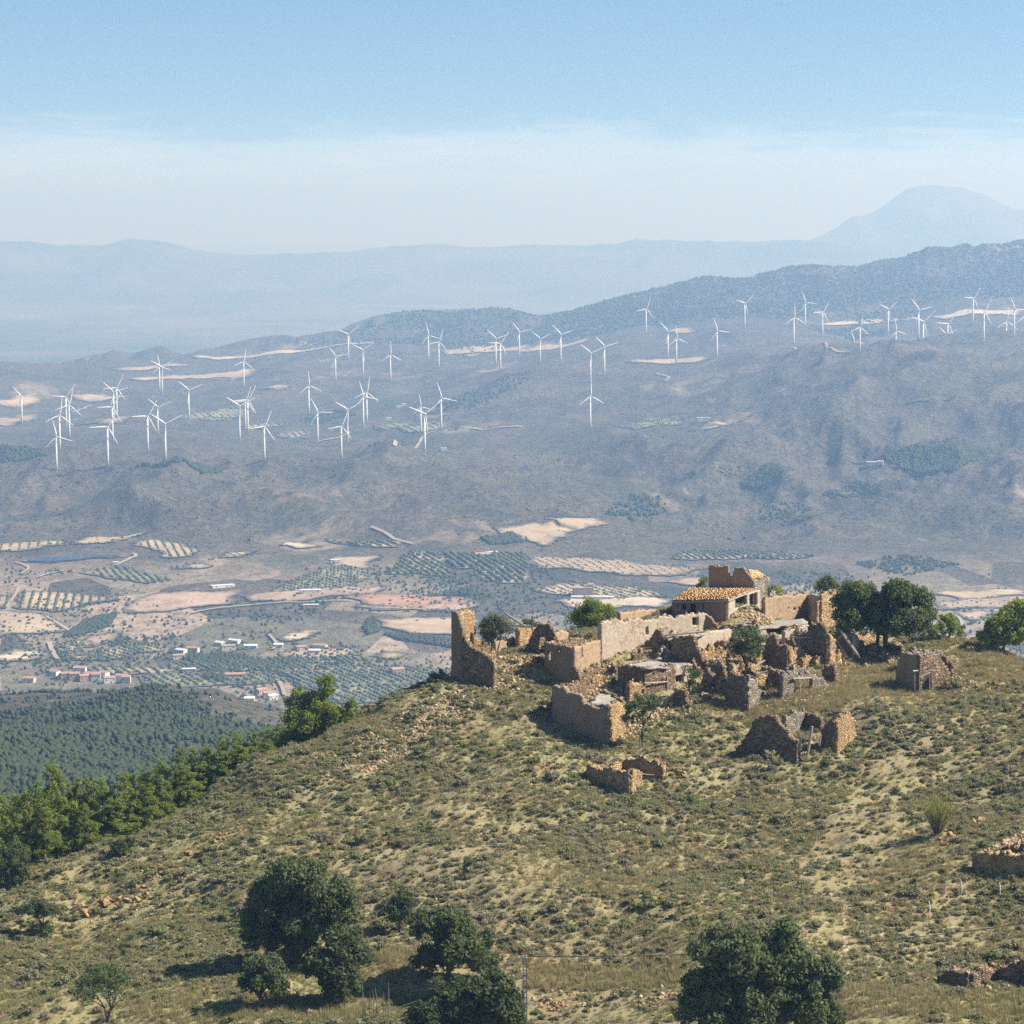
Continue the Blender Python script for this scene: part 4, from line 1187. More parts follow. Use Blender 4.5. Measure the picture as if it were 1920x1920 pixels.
T_ME = turbine_meshes()
for t in TURB:
    D = turb_dist(t)
    if len(t) > 6:
        u, v = ray(t[0], t[3])
        D = 7600
        top = Vector((u * D, D, CZ + v * D))
        s = .95
        base = top - Vector((0, 0, HUB_H * s))
        gz = hz(base.x, base.y)
        base.z = min(base.z, gz + 2)
        s = (top.z - base.z) / HUB_H
    else:
        base = ground(t[0], t[1], True)
        s = (t[1] - t[3]) / F * base.y / HUB_H
        s = min(max(s, .78), 1.25)
    ph = math.degrees(math.atan2(t[4] / .9, -t[5]))
    rel = (ph + 60) % 120 - 60       # lean of the uppermost blade, clockwise in the picture
    pose = ('one blade straight up' if abs(rel) < 9 else 'blades in a Y' if abs(rel) > 51 else
            'upper blade leaning towards the mountain' if rel > 0 else 'upper blade leaning from the mountain')
    zone = ('with foot hidden by the scrub rise' if len(t) > 6 else 'below the forested mountain' if t[0] > 1180 else
            'on the plain rim' if base.y < 5700 else 'in mid plain' if base.y < 7200 else 'on the far plain')
    e = empty('wind_turbine', base, 'white wind turbine %s, %s' % (zone, pose), 'wind turbine', 'wind turbines on the scrub plain', YAW + random.uniform(-.06, .06))
    e.scale = (s, s, s)
    for nm, me in zip(('tower', 'nacelle', 'hub'), T_ME[:3]):
        o = link(nm, me, None, e)
        if nm == 'hub':
            o.location = (0, 0, HUB_H)
            hub_o = o
    for k in range(3):
        o = link('blade', T_ME[3], None, hub_o)
        o.location = (0, -4.9, 0)
        o.rotation_euler = (0, R(ph + 120 * k), 0)


# ------------------------------------------------------------------ ruined village
def G(px, py):
    return gnear(px, py).y


def line_point(px, A, B):
    """point of the ground line A-B seen in photo column px"""
    u = ray(px, 1250)[0]
    dx, dy = B[0] - A[0], B[1] - A[1]
    den = dx - u * dy
    t = (u * A[1] - A[0]) / den if abs(den) > 1e-6 else 0
    return t


WALL_FEET, WALL_TOPS = [], []


def wall(parent, L, Rr, tops, mat, thick=.55, holes=(), cell=.21, jit=None, name='wall', rag=.16, seed=None, sink=.7):
    """ragged masonry wall. L, Rr = (photo column, distance); tops = (column, row) of its broken top edge; holes = column/row rectangles"""
    sd_ = np.random.default_rng(seed if seed is not None else int(L[0] * 13 + L[1]))
    A = np.array([ray(L[0], 1250)[0] * L[1], L[1]]); B = np.array([ray(Rr[0], 1250)[0] * Rr[1], Rr[1]])
    ln = np.linalg.norm(B - A); dr = (B - A) / ln
    nn = np.array([dr[1], -dr[0]])
    if 'stone' not in mat:
        cell = min(cell, .15)
    nu = max(3, int(round(ln / cell)))
    cu = ln / nu
    tt = []
    for px, py in tops:
        t = line_point(px, A, B)
        d = A[1] + (B[1] - A[1]) * t
        tt.append((t * ln, CZ + ray(px, py)[1] * d))
    tt.sort()
    uc = (np.arange(nu) + .5) * cu
    top = np.interp(uc, [a for a, _ in tt], [b for _, b in tt])
    pf = 1.0 if 'stone' in mat else .45
    top = top + sd_.normal(0, .06 * pf, nu) + rag * 1.25 * pf * np.interp(uc, np.arange(0, ln + .9, .42), sd_.standard_normal(len(np.arange(0, ln + .9, .42)))) * .8
    ue = np.arange(nu + 1) * cu
    gz = near_h(A[0] + dr[0] * ue, A[1] + dr[1] * ue) - sink
    gz = np.minimum(gz, near_h(A[0] + dr[0] * ue + nn[0], A[1] + dr[1] * ue + nn[1]) - sink)
    z0 = gz.min()
    nv = max(2, int(math.ceil((top.max() - z0) / cell)))
    vc = z0 + (np.arange(nv) + .5) * cell
    solid = (vc[None, :] < top[:, None]) & (vc[None, :] > (gz[:-1] - .25)[:, None])
    for (x0, x1, y0, y1) in holes:       # columns x0..x1, rows y0 (upper) .. y1 (lower)
        t0, t1 = sorted((line_point(x0, A, B) * ln, line_point(x1, A, B) * ln))
        dm = A[1] + (B[1] - A[1]) * (t0 + t1) / 2 / ln
        za, zb = CZ + ray(x0, y1)[1] * dm, CZ + ray(x0, y0)[1] * dm
        solid &= ~(((uc > t0) & (uc < t1))[:, None] & ((vc > za) & (vc < zb))[None, :])
    if jit is None:
        jit = .05 if 'stone' in mat else .018
    I, J = np.meshgrid(np.arange(nu + 1), np.arange(nv + 1), indexing='ij')
    taper = 1 - .10 * J / max(nv, 1)
    V = np.empty((2, nu + 1, nv + 1, 3))
    for k, sgn in ((0, 1), (1, -1)):
        ju = sd_.normal(0, cell * .22, I.shape); jn = sd_.normal(0, jit, I.shape); jz = sd_.normal(0, cell * .22, I.shape)
        if jit < .03:
            ju *= .6; jz *= .6
        U = I * cu + ju
        Nn = sgn * thick / 2 * taper + jn
        V[k, ..., 0] = A[0] + dr[0] * U + nn[0] * Nn
        V[k, ..., 1] = A[1] + dr[1] * U + nn[1] * Nn
        V[k, ..., 2] = z0 + J * cell + jz
    k = int(ln * 7); uu = sd_.uniform(0, ln, k); oo = sd_.normal(0, .75, k)
    WALL_FEET.append(np.stack([A[0] + dr[0] * uu + nn[0] * oo, A[1] + dr[1] * uu + nn[1] * oo], 1))
    k = int(ln * 3.2); ii = sd_.integers(0, nu, k); oo = sd_.normal(0, thick * .25, k)
    if rag > .05:
        WALL_TOPS.append(np.stack([A[0] + dr[0] * uc[ii] + nn[0] * oo, A[1] + dr[1] * uc[ii] + nn[1] * oo, top[ii] + .04], 1))
    idx = np.arange(2 * (nu + 1) * (nv + 1)).reshape(2, nu + 1, nv + 1)
    S = np.zeros((nu + 2, nv + 2), bool); S[1:-1, 1:-1] = solid
    Fc = []
    i, j = np.nonzero(solid)
    f, b_ = idx[0], idx[1]
    Fc.append(np.stack([f[i, j], f[i + 1, j], f[i + 1, j + 1], f[i, j + 1]], 1))
    Fc.append(np.stack([b_[i + 1, j], b_[i, j], b_[i, j + 1], b_[i + 1, j + 1]], 1))
    m = ~S[i, j + 1]; a, c = i[m], j[m]
    Fc.append(np.stack([b_[a, c], f[a, c], f[a, c + 1], b_[a, c + 1]], 1))
    m = ~S[i + 2, j + 1]; a, c = i[m], j[m]
    Fc.append(np.stack([f[a + 1, c], b_[a + 1, c], b_[a + 1, c + 1], f[a + 1, c + 1]], 1))
    m = ~S[i + 1, j + 2]; a, c = i[m], j[m]
    Fc.append(np.stack([f[a, c + 1], f[a + 1, c + 1], b_[a + 1, c + 1], b_[a, c + 1]], 1))
    m = ~S[i + 1, j]; a, c = i[m], j[m]
    Fc.append(np.stack([b_[a, c], b_[a + 1, c], f[a + 1, c], f[a, c]], 1))
    Fc = np.concatenate(Fc)
    used, inv = np.unique(Fc, return_inverse=True)
    o = link(name, np_mesh(name, V.reshape(-1, 3)[used] - (np.array(parent.location) if parent else 0), inv.reshape(Fc.shape)), mat, parent)
    return o


def ruin(px, py, label, cat='ruin', name='ruined_house'):
    return empty(name, gnear(px, py), label, cat, 'ruined walls of the abandoned village')


def timber(a, b, w, label=None, parent=None, mat='old_timber', name='timber_beam'):
    a, b = Vector(tuple(a)), Vector(tuple(b))
    if parent is not None:
        a, b = a - parent.location, b - parent.location
        mb = MB(); mb.tube([a, a.lerp(b, .5) + Vector((0, 0, -.04)), b], [w, w * 1.05, w * .9], 6)
        return mb.build(name, mat, parent)
    mid = a.lerp(b, .5)
    mb = MB(); mb.tube([a - mid, Vector((0, 0, -.04)), b - mid], [w, w * 1.05, w * .9], 6)
    o = mb.build(name, mat); o.location = mid
    return tag(o, label, 'beam', 'loose timbers in the ruins')


def tile_roof(parent, P, label=None, holes=0.0, thick=True, sag=.15, tw=.24, tl=.46, seed=1):
    """clay tile roof between four corners P (eave left, eave right, ridge right, ridge left)"""
    r_ = np.random.default_rng(seed)
    P = [np.array(p) - np.array(parent.location) for p in P]
    w = np.linalg.norm(P[1] - P[0]); h = np.linalg.norm(P[3] - P[0])
    nu, nv = int(w / tw), int(h / (tl * .8))
    n = np.cross(P[1] - P[0], P[3] - P[0]); n /= np.linalg.norm(n)
    if n[2] < 0:
        n = -n
    def S(a, b):
        return (P[0] * (1 - a) + P[1] * a) * (1 - b) + (P[3] * (1 - a) + P[2] * a) * b - np.array([0, 0, 1]) * sag * 4 * a * (1 - a) * math.sin(b * 3)
    V, Fc = [], []
    for i in range(nu):
        for j in range(nv):
            if r_.random() < holes:
                continue
            a = (i + .5 + r_.normal(0, .10)) / nu; b = (j + .5 + r_.normal(0, .06)) / nv
            du = (P[1] - P[0]) / w; dv = (S(a, min(b + .05, 1)) - S(a, max(b - .05, 0))); dv /= np.linalg.norm(dv)
            rot = r_.normal(0, .09)
            du2 = du * math.cos(rot) + dv * math.sin(rot); dv2 = dv * math.cos(rot) - du * math.sin(rot)
            c = S(a, b) + n * (.05 + abs(r_.normal(0, .03)))
            o = len(V)
            for e, sc in ((-.5, 1.0), (.5, .82)):
                for q in range(5):
                    an = math.pi * q / 4
                    V.append(c + dv2 * tl * e + du2 * math.cos(an) * tw * .52 * sc + n * (math.sin(an) * tw * .42 * sc - e * .05))
            for q in range(4):
                Fc.append((o + q, o + q + 1, o + q + 6, o + q + 5))
    t = link('roof_tiles', np_mesh('roof_tiles', V, Fc), 'roof_tile', parent)
    t['kind'] = 'stuff'
    mb = MB()
    top = [tuple(S(a, b) - n * .03) for a, b in ((0, 0), (1, 0), (1, 1), (0, 1))]
    bot = [tuple(np.array(p) - n * .16) for p in top]
    mb.add(top + bot, [(0, 1, 2, 3), (7, 6, 5, 4), (0, 4, 5, 1), (1, 5, 6, 2), (2, 6, 7, 3), (3, 7, 4, 0)])
    mb.build('roof_deck', 'old_timber', parent)
    return t


def slab(parent, P, mat='flat_roof', t=.25, name='roof_slab', seed=3):
    r_ = np.random.default_rng(seed)
    P = [np.array(p) - np.array(parent.location) for p in P]
    n = 9
    V = []
    for k in (0, 1):
        for i in range(n):
            for j in range(n):
                a, b = i / (n - 1), j / (n - 1)
                e = (i in (0, n - 1)) or (j in (0, n - 1))
                p = (P[0] * (1 - a) + P[1] * a) * (1 - b) + (P[3] * (1 - a) + P[2] * a) * b
                V.append(p - np.array([0, 0, t * k]) + r_.normal(0, .14 if e else .05, 3) * (1, 1, .45) - np.array([0, 0, .25 * math.sin(a * 3.1) * math.sin(b * 3.1)]))
    I = np.arange(n * n).reshape(n, n)
    Fc = []
    for i in range(n - 1):
        for j in range(n - 1):
            Fc.append((I[i, j], I[i + 1, j], I[i + 1, j + 1], I[i, j + 1]))
            Fc.append(tuple(n * n + q for q in (I[i, j + 1], I[i + 1, j + 1], I[i + 1, j], I[i, j])))
    ring = [I[i, 0] for i in range(n)] + [I[n - 1, j] for j in range(1, n)] + [I[i, n - 1] for i in range(n - 2, -1, -1)] + [I[0, j] for j in range(n - 2, 0, -1)]
    for a, b in zip(ring, ring[1:] + ring[:1]):
        Fc.append((a, a + n * n, b + n * n, b))
    return link(name, np_mesh(name, V, Fc), mat, parent)


def build_village():
    # --- tall tower-like wall at the edge of the spur
    e = ruin(870, 1268, 'tall broken tower-like wall standing alone on the edge of the spur', name='ruined_tower')
    d = G(855, 1270)
    wall(e, (849, d), (869, d - .6), [(849, 1147), (857, 1146), (862, 1156), (866, 1170), (869, 1178)], 'plaster_shaded_brown', .7, rag=.08, cell=.14)
    wall(e, (868, d - .4), (929, d - 2.4), [(868, 1180), (872, 1192), (880, 1203), (893, 1214), (906, 1222), (918, 1232), (929, 1246)], 'rubble_stone', .8, rag=.22)
    wall(e, (855, d + .6), (887, d + 7), [(855, 1147), (870, 1145), (885, 1149), (887, 1182)], 'ochre_stone', .6)
    wall(e, (884, d + 5), (926, d + 7), [(884, 1182), (893, 1194), (905, 1204), (926, 1216)], 'ochre_stone', .6)
    # --- low enclosure wall behind the tower
    e = ruin(950, 1226, 'low tan enclosure wall between the tower and the gable', name='enclosure_wall')
    d = G(930, 1228)
    wall(e, (926, d + 4), (984, d + 10), [(926, 1205), (945, 1199), (984, 1196)], 'plaster_tan', .5)
    # --- gable with doorway
    e = ruin(1010, 1225, 'shaded stone gable with a small doorway and bare roof poles')
    d = G(1010, 1226)
    wall(e, (984, d + 1), (1046, d - 1), [(984, 1220), (992, 1202), (1004, 1180), (1011, 1170), (1034, 1172), (1040, 1188), (1046, 1202)], 'rubble_stone', .55, [(1013, 1024, 1194, 1226)])
    wall(e, (970, d + 6), (1002, d + 11), [(970, 1182), (985, 1174), (1002, 1180)], 'ochre_stone', .6)
    wall(e, (1040, d + 2), (1062, d + 8), [(1040, 1188), (1050, 1182), (1062, 1186)], 'plaster_tan', .5)
    timber(at(947, 1150, d + 6), at(984, 1174, d + 4), .11, None, e)
    timber(at(998, 1155, d + 3), at(998, 1182, d + 3), .11, None, e, 'dark_timber', 'post')
    timber(at(958, 1172, d + 5), at(1000, 1176, d + 3), .09, None, e)
    # --- big block with the long sunlit wall
    e = ruin(1050, 1280, 'square shaded house block with a long sunlit wall running uphill')
    d = G(1050, 1281)
    wall(e, (1025, d + 2.4), (1074, d - 1.2), [(1025, 1206), (1050, 1209), (1074, 1213)], 'plaster_shaded', .6, [(1030, 1036, 1220, 1238), (1048, 1053, 1216, 1224)], rag=.07)
    wall(e, (1073.5, d - 1.2), (1133, d + 7), [(1073.5, 1213), (1100, 1205), (1133, 1199)], 'plaster_tan', .6, [(1086, 1089, 1208, 1232)], rag=.09)
    wall(e, (1124, d + 5.5), (1231, d + 14), [(1124, 1168), (1132, 1163), (1150, 1161), (1168, 1167), (1176, 1162), (1195, 1160), (1208, 1166), (1220, 1159), (1231, 1158)], 'plaster_pale', .6, [(1206, 1212, 1176, 1190)], rag=.28)
    wall(e, (1229, d + 13.8), (1322, d + 19), [(1229, 1159), (1245, 1153), (1262, 1158), (1285, 1152), (1322, 1150)], 'plaster_pale', .55, [(1294, 1306, 1157, 1172)], rag=.28)
    wall(e, (1160, d + 22), (1236, d + 33), [(1160, 1150), (1200, 1143), (1236, 1144)], 'plaster_tan', .5)
    wall(e, (1025, d + 2.4), (1090, d + 12), [(1025, 1207), (1060, 1200), (1090, 1196)], 'rubble_stone', .55)
    wall(e, (1075, d - 2.4), (1090, d - 3), [(1075, 1247), (1083, 1257), (1090, 1266)], 'rubble_stone', .6)
    wall(e, (1088, d - 2.6), (1166, d + 5.5), [(1088, 1263), (1120, 1251), (1166, 1243)], 'rubble_stone', .55, [(1108, 1112, 1250, 1256)])
    # --- lowest front block
    e = ruin(1090, 1388, 'roofless low house in deep shade at the foot of the village')
    d = G(1095, 1388)
    wall(e, (1040, d + 5), (1143, d - 2), [(1040, 1287), (1060, 1290), (1066, 1299), (1088, 1302), (1096, 1317), (1112, 1325), (1124, 1330), (1143, 1321)], 'plaster_shaded', .65, rag=.12)
    wall(e, (1142, d - 2), (1169, d + 2.5), [(1142, 1320), (1169, 1319)], 'ochre_stone', .6)
    wall(e, (1040, d + 5.2), (1128, d + 17), [(1040, 1287), (1080, 1281), (1128, 1288)], 'rubble_stone', .6)
    wall(e, (1128, d + 12), (1170, d + 3), [(1128, 1294), (1150, 1304), (1170, 1316)], 'rubble_stone', .5)
    slab(e, [at(1105, 1318, d + 1.5), at(1150, 1322, d + .5), at(1168, 1308, d + 6), at(1120, 1300, d + 8)])
    # --- flat roofed house in the middle
    e = ruin(1210, 1310, 'flat-roofed stone house with dark doorway in the middle of the village')
    d = G(1206, 1310)
    wall(e, (1162, d + 3.6), (1207, d + .4), [(1162, 1249), (1180, 1248), (1207, 1254)], 'rubble_stone', .55)
    wall(e, (1206, d + .4), (1263, d + 3.6), [(1206, 1254), (1240, 1250), (1263, 1247)], 'rubble_stone', .55, [(1199, 1203, 1290, 1298)])
    wall(e, (1262, d + 3.6), (1294, d + 5.6), [(1262, 1248), (1294, 1246)], 'plaster_pale', .5, [(1264, 1279, 1266, 1310)])
    wall(e, (1176, d - 1.5), (1207, d + .2), [(1176, 1283), (1207, 1283)], 'ochre_stone', .6, [(1199, 1204, 1292, 1300)])
    slab(e, [at(1168, 1247, d + 3), at(1210, 1252, d - .2), at(1304, 1245, d + 6), at(1235, 1233, d + 11)], 'flat_roof')
    timber(at(1208, 1281, d - .3), at(1252, 1278, d + 2.4), .09, None, e)
    timber(at(1251, 1266, d + 2.5), at(1252, 1304, d + 2.3), .09, None, e, 'old_timber', 'post')
    # --- main house with tiled roof
    e = ruin(1340, 1152, 'main house with orange tiled roof and a tall broken back wall')
    d = G(1330, 1156)
    wall(e, (1263, d + 1.6), (1363, d - 1.4), [(1263, 1127), (1363, 1127)], 'plaster_shaded', .5, [(1279, 1287, 1132, 1143), (1295, 1304, 1131, 1152), (1318, 1321, 1130, 1150)], rag=.03)
    wall(e, (1362, d - 1.4), (1421, d + 8.6), [(1362, 1124), (1374, 1121), (1421, 1106)], 'plaster_pale', .45, [(1374, 1397, 1116, 1137), (1401, 1416, 1112, 1135)], rag=.03)
    wall(e, (1329, d + 11.5), (1413, d + 9.5), [(1329, 1060), (1364, 1062), (1367, 1075), (1370, 1083), (1374, 1082), (1377, 1064), (1395, 1066), (1404, 1077), (1413, 1092)], 'plaster_shaded', .6, rag=.07)
    wall(e, (1410, d + 9.4), (1438, d + 15), [(1410, 1092), (1420, 1086), (1438, 1085)], 'grey_stone', .6)
    wall(e, (1263, d + 1.6), (1293, d + 12), [(1263, 1127), (1293, 1106)], 'plaster_shaded', .5, rag=.03)
    tile_roof(e, [at(1260, 1127, d + .9), at(1366, 1125, d - 2.2), at(1419, 1104, d + 8.8), at(1293, 1103, d + 11.4)], seed=4)
    tile_roof(e, [at(1409, 1086, d + 9.4), at(1441, 1085, d + 16), at(1418, 1071, d + 17.5), at(1403, 1069, d + 12)], seed=5, holes=.08)
    wall(e, (1240, d + 2), (1264, d + 4), [(1240, 1146), (1264, 1140)], 'rubble_stone', .5)
    # --- walls right of the main house
    e = ruin(1470, 1168, 'sunlit pinkish wall with a row of small holes beside the main house', name='ruined_wall')
    d = G(1470, 1170)
    wall(e, (1430, d), (1513, d + 7), [(1430, 1123), (1452, 1118), (1482, 1116), (1513, 1114)], 'plaster_tan', .55, [(1472, 1475, 1138, 1142), (1484, 1487, 1140, 1144), (1492, 1496, 1138, 1143), (1499, 1503, 1139, 1143)])
    wall(e, (1513, d + 7), (1537, d + 4), [(1513, 1114), (1530, 1116), (1537, 1121)], 'plaster_pale', .55)
    wall(e, (1536, d + 3), (1574, d + 8), [(1536, 1117), (1551, 1112), (1574, 1111)], 'ochre_stone', .6)
    wall(e, (1520, d + 4), (1531, d + 1), [(1520, 1160), (1526, 1140), (1531, 1128)], 'plaster_tan', .5)
    # --- collapsed tile roof
    e = ruin(1370, 1180, 'collapsed house under a sagging slope of broken roof tiles')
    d = G(1360, 1185)
    wall(e, (1309, d + 3), (1348, d + 1.8), [(1309, 1178), (1322, 1152), (1330, 1155), (1348, 1175)], 'plaster_shaded', .5)
    wall(e, (1346, d + 1), (1422, d - 1), [(1346, 1177), (1380, 1180), (1422, 1172)], 'rubble_stone', .5)
    tile_roof(e, [at(1345, 1178, d + .6), at(1424, 1170, d - .6), at(1412, 1141, d + 10), at(1326, 1147, d + 9)], holes=.22, sag=.5, seed=8)
    slab(e, [at(1414, 1180, d - 2), at(1515, 1168, d + 1), at(1508, 1160, d + 6), at(1420, 1164, d + 5)], 'flat_roof', .2, seed=9)
    # --- heart of the ruins
    e = ruin(1290, 1245, 'dark broken gable beside a grey sagging roof in the middle ruins')
    d = G(1296, 1250)
    wall(e, (1261, d + 1.5), (1327, d - 1.4), [(1261, 1200), (1266, 1192), (1276, 1190), (1300, 1192), (1308, 1212), (1318, 1230), (1327, 1248)], 'rubble_stone', .6)
    wall(e, (1225, d + 7), (1248, d + 6), [(1225, 1196), (1231, 1180), (1242, 1182), (1248, 1206)], 'rubble_stone', .7)
    wall(e, (1303, d + 4), (1367, d + 11), [(1303, 1190), (1345, 1181), (1367, 1181)], 'plaster_pale', .5, [(1346, 1363, 1212, 1224)])
    wall(e, (1248, d + 6), (1262, d + 9), [(1248, 1206), (1262, 1200)], 'plaster_pale', .5)
    slab(e, [at(1246, 1194, d + 5), at(1300, 1192, d + 2), at(1346, 1183, d + 9), at(1290, 1184, d + 11)], 'flat_roof', .18, seed=12)
    timber(at(1246, 1191, d + 4.5), at(1322, 1184, d + 4), .1, None, e)
    timber(at(1243, 1212, d + 4), at(1262, 1226, d + 3), .1, None, e)
    e = ruin(1455, 1248, 'ragged dark wall spike left of the grassy yard')
    d = G(1455, 1250)
    wall(e, (1429, d + 1.2), (1478, d - 1), [(1429, 1226), (1438, 1204), (1447, 1185), (1454, 1188), (1460, 1204), (1469, 1210), (1478, 1212)], 'rubble_stone', .65)
    wall(e, (1477, d - 1), (1500, d + 3), [(1477, 1212), (1488, 1226), (1500, 1246)], 'ochre_stone', .6)
    wall(e, (1400, d + 1), (1430, d + 3), [(1400, 1232), (1415, 1226), (1430, 1226)], 'rubble_stone', .6)
    timber(at(1410, 1252, d - 2), at(1434, 1238, d - 1), .11, None, e)
    e = ruin(1525, 1225, 'thick shaded wall block above the grassy yard', name='ruined_wall')
    d = G(1525, 1232)
    wall(e, (1497, d + 1.4), (1553, d - 1.4), [(1497, 1222), (1506, 1196), (1516, 1180), (1522, 1170), (1545, 1172), (1551, 1188), (1553, 1222)], 'rubble_stone', .7)
    wall(e, (1468, d + 4), (1520, d + 9), [(1468, 1182), (1490, 1174), (1520, 1172)], 'plaster_pale', .5)
    wall(e, (1552, d - 1.4), (1562, d + 1), [(1552, 1190), (1562, 1206)], 'ochre_stone', .6)
    timber(at(1482, 1195, d + 1), at(1519, 1195, d - 1), .08, None, e)
    e = ruin(1585, 1226, 'small shaded wall behind two crossed roof beams', name='ruined_wall')
    d = G(1585, 1228)
    wall(e, (1566, d + 1), (1599, d - .6), [(1566, 1187), (1580, 1182), (1599, 1188)], 'plaster_shaded', .5)
    wall(e, (1598, d - .6), (1612, d + 1.2), [(1598, 1189), (1612, 1204)], 'plaster_pale', .5)
    wall(e, (1600, d + 5), (1650, d + 10), [(1600, 1188), (1625, 1192), (1650, 1196)], 'ochre_stone', .6)
    timber(at(1573, 1178, d - 1), at(1612, 1233, d - 2.4), .15, 'long grey roof beam leaning over the small shaded wall')
    timber(at(1563, 1206, d - .8), at(1583, 1186, d - 1.0), .12, 'short grey beam crossing the long leaning roof beam')
    timber(at(1568, 1200, d - 1.3), at(1590, 1232, d - 2), .09, 'thin pole under the leaning roof beam')
    # --- lower heart
    e = ruin(1385, 1322, 'dark stone corner house with a narrow spike of wall')
    d = G(1385, 1324)
    wall(e, (1344, d + 4.5), (1369, d + 2.6), [(1344, 1268), (1349, 1238), (1355, 1244), (1361, 1266), (1369, 1278)], 'rubble_stone', .6)
    wall(e, (1364, d + 1.6), (1401, d - .8), [(1364, 1277), (1370, 1262), (1376, 1267), (1401, 1267)], 'rubble_stone', .65)
    wall(e, (1400, d - .8), (1444, d + 4.4), [(1400, 1267), (1415, 1281), (1430, 1300), (1444, 1312)], 'grey_stone', .6)
    wall(e, (1318, d + 7), (1335, d + 6), [(1318, 1276), (1326, 1250), (1335, 1270)], 'rubble_stone', .6)
    wall(e, (1370, d + 8), (1420, d + 13), [(1370, 1246), (1395, 1240), (1420, 1252)], 'ochre_stone', .6)
    e = ruin(1500, 1300, 'low stone ruin with a lintelled doorway by the grassy yard')
    d = G(1500, 1301)
    wall(e, (1464, d - 1.5), (1566, d + 4.6), [(1464, 1264), (1482, 1260), (1522, 1266), (1545, 1278), (1566, 1292)], 'grey_stone', .55, [(1489, 1520, 1273, 1302)])
    wall(e, (1438, d + 2.6), (1466, d + 1), [(1438, 1280), (1449, 1257), (1458, 1257), (1466, 1268)], 'rubble_stone', .6)
    wall(e, (1470, d + 5), (1516, d + 7), [(1470, 1256), (1500, 1252), (1516, 1258)], 'grey_stone', .5)
    timber(at(1486, 1272, d - 1.0), at(1522, 1271, d + 1.2), .11, None, e, 'old_timber', 'lintel')
    timber(at(1499, 1275, d - .3), at(1500, 1301, d - .3), .10, None, e, 'old_timber', 'post')
    timber(at(1424, 1262, d + 1), at(1440, 1258, d + 1), .1, None, e)
    e = ruin(1558, 1280, 'lone stump of thick wall at the yard edge', name='wall_stump')
    d = G(1558, 1281)
    wall(e, (1547, d + .5), (1569, d - .4), [(1547, 1268), (1549, 1247), (1564, 1246), (1569, 1258)], 'rubble_stone', 1.1)
    e = ruin(1270, 1322, 'fallen lean-to with a slanting pole below the dark doorway')
    d = G(1270, 1322)
    wall(e, (1247, d + .8), (1292, d - .8), [(1247, 1320), (1262, 1304), (1272, 1294), (1283, 1292), (1292, 1318)], 'rubble_stone', .6)
    timber(at(1243, 1318, d - .2), at(1272, 1292, d - .4), .1, None, e)
    # --- low wall line under the pines
    e = ruin(1640, 1232, 'line of tumbled low walls beneath the big pines', name='ruined_wall')
    d = G(1640, 1234)
    for (x0, x1, a, b, tp, mt) in ((1628, 1646, .4, -.4, [(1628, 1218), (1637, 1206), (1646, 1222)], 'rubble_stone'), (1646, 1668, 0, 2, [(1646, 1216), (1668, 1228)], 'ochre_stone'),
                                   (1668, 1690, 1, 3, [(1668, 1222), (1680, 1216), (1690, 1224)], 'grey_stone')):
        wall(e, (x0, d + a), (x1, d + b), tp, mt, .7)
    # --- stone hut on the right
    e = ruin(1735, 1296, 'stone hut with white door frame on the grassy right of the village', name='stone_hut')
    d = G(1720, 1296)
    wall(e, (1684, d + 2.6), (1721, d), [(1684, 1262), (1689, 1240), (1693, 1225), (1721, 1228)], 'plaster_shaded', .7)
    wall(e, (1720, d), (1808, d + 3.6), [(1720, 1228), (1745, 1231), (1760, 1238), (1772, 1254), (1785, 1274), (1798, 1287), (1808, 1294)], 'rubble_stone', .7, [(1725, 1742, 1266, 1300)])
    wall(e, (1692, d + 8), (1784, d + 12), [(1692, 1225), (1713, 1217), (1740, 1221), (1770, 1228), (1784, 1240)], 'grey_stone', .7)
    wall(e, (1768, d + 11), (1784, d + 4), [(1768, 1232), (1784, 1248)], 'rubble_stone', .6)
    for x_ in (1715, 1724, 1743):
        timber(at(x_, 1266, d - .6), at(x_, 1296, d - .6), .05, None, e, 'old_timber', 'door_post')
    timber(at(1712, 1258, d - .6), at(1722, 1257, d - .6), .08, None, e, 'house_white', 'lintel')
    timber(at(1724, 1270, d - .6), at(1742, 1262, d - .2), .08, None, e, 'old_timber', 'lintel')
    timber(at(1727, 1284, d - .6), at(1741, 1268, d - .5), .08, None, e, 'old_timber')
    # --- lower detached ruin
    e = ruin(1440, 1414, 'detached ruin with a dark jagged gable below the village')
    d = G(1440, 1416)
    wall(e, (1377, d + 3), (1499, d - 3), [(1377, 1414), (1394, 1396), (1408, 1376), (1417, 1352), (1427, 1344), (1448, 1344), (1460, 1352), (1478, 1368), (1490, 1381), (1499, 1398)], 'rubble_stone', .7)
    wall(e, (1470, d + 5), (1509, d + 9), [(1470, 1341), (1490, 1334), (1509, 1335)], 'grey_stone', .6)
    wall(e, (1508, d + 9), (1542, d + 7), [(1508, 1337), (1522, 1338), (1542, 1346)], 'rubble_stone', .6)
    wall(e, (1544, d + 2.4), (1567, d - .4), [(1544, 1380), (1558, 1354), (1567, 1350)], 'rubble_stone', .7)
    wall(e, (1566, d - .4), (1602, d + 4), [(1566, 1351), (1580, 1341), (1590, 1337), (1597, 1350), (1602, 1376)], 'ochre_stone', .8)
    for (x0, y0, x1, y1, w_) in ((1501, 1380, 1499, 1410, .1), (1523, 1362, 1514, 1416, .16), (1539, 1378, 1536, 1398, .1)):
        timber(at(x0, y0, d - 3), at(x1, y1, d - 3), w_, 'weathered grey post leaning beside the detached jagged ruin')
    # --- little pens
    e = ruin(1150, 1478, 'small roofless stone pen on the slope below the village', name='stone_pen')
    d = G(1150, 1479)
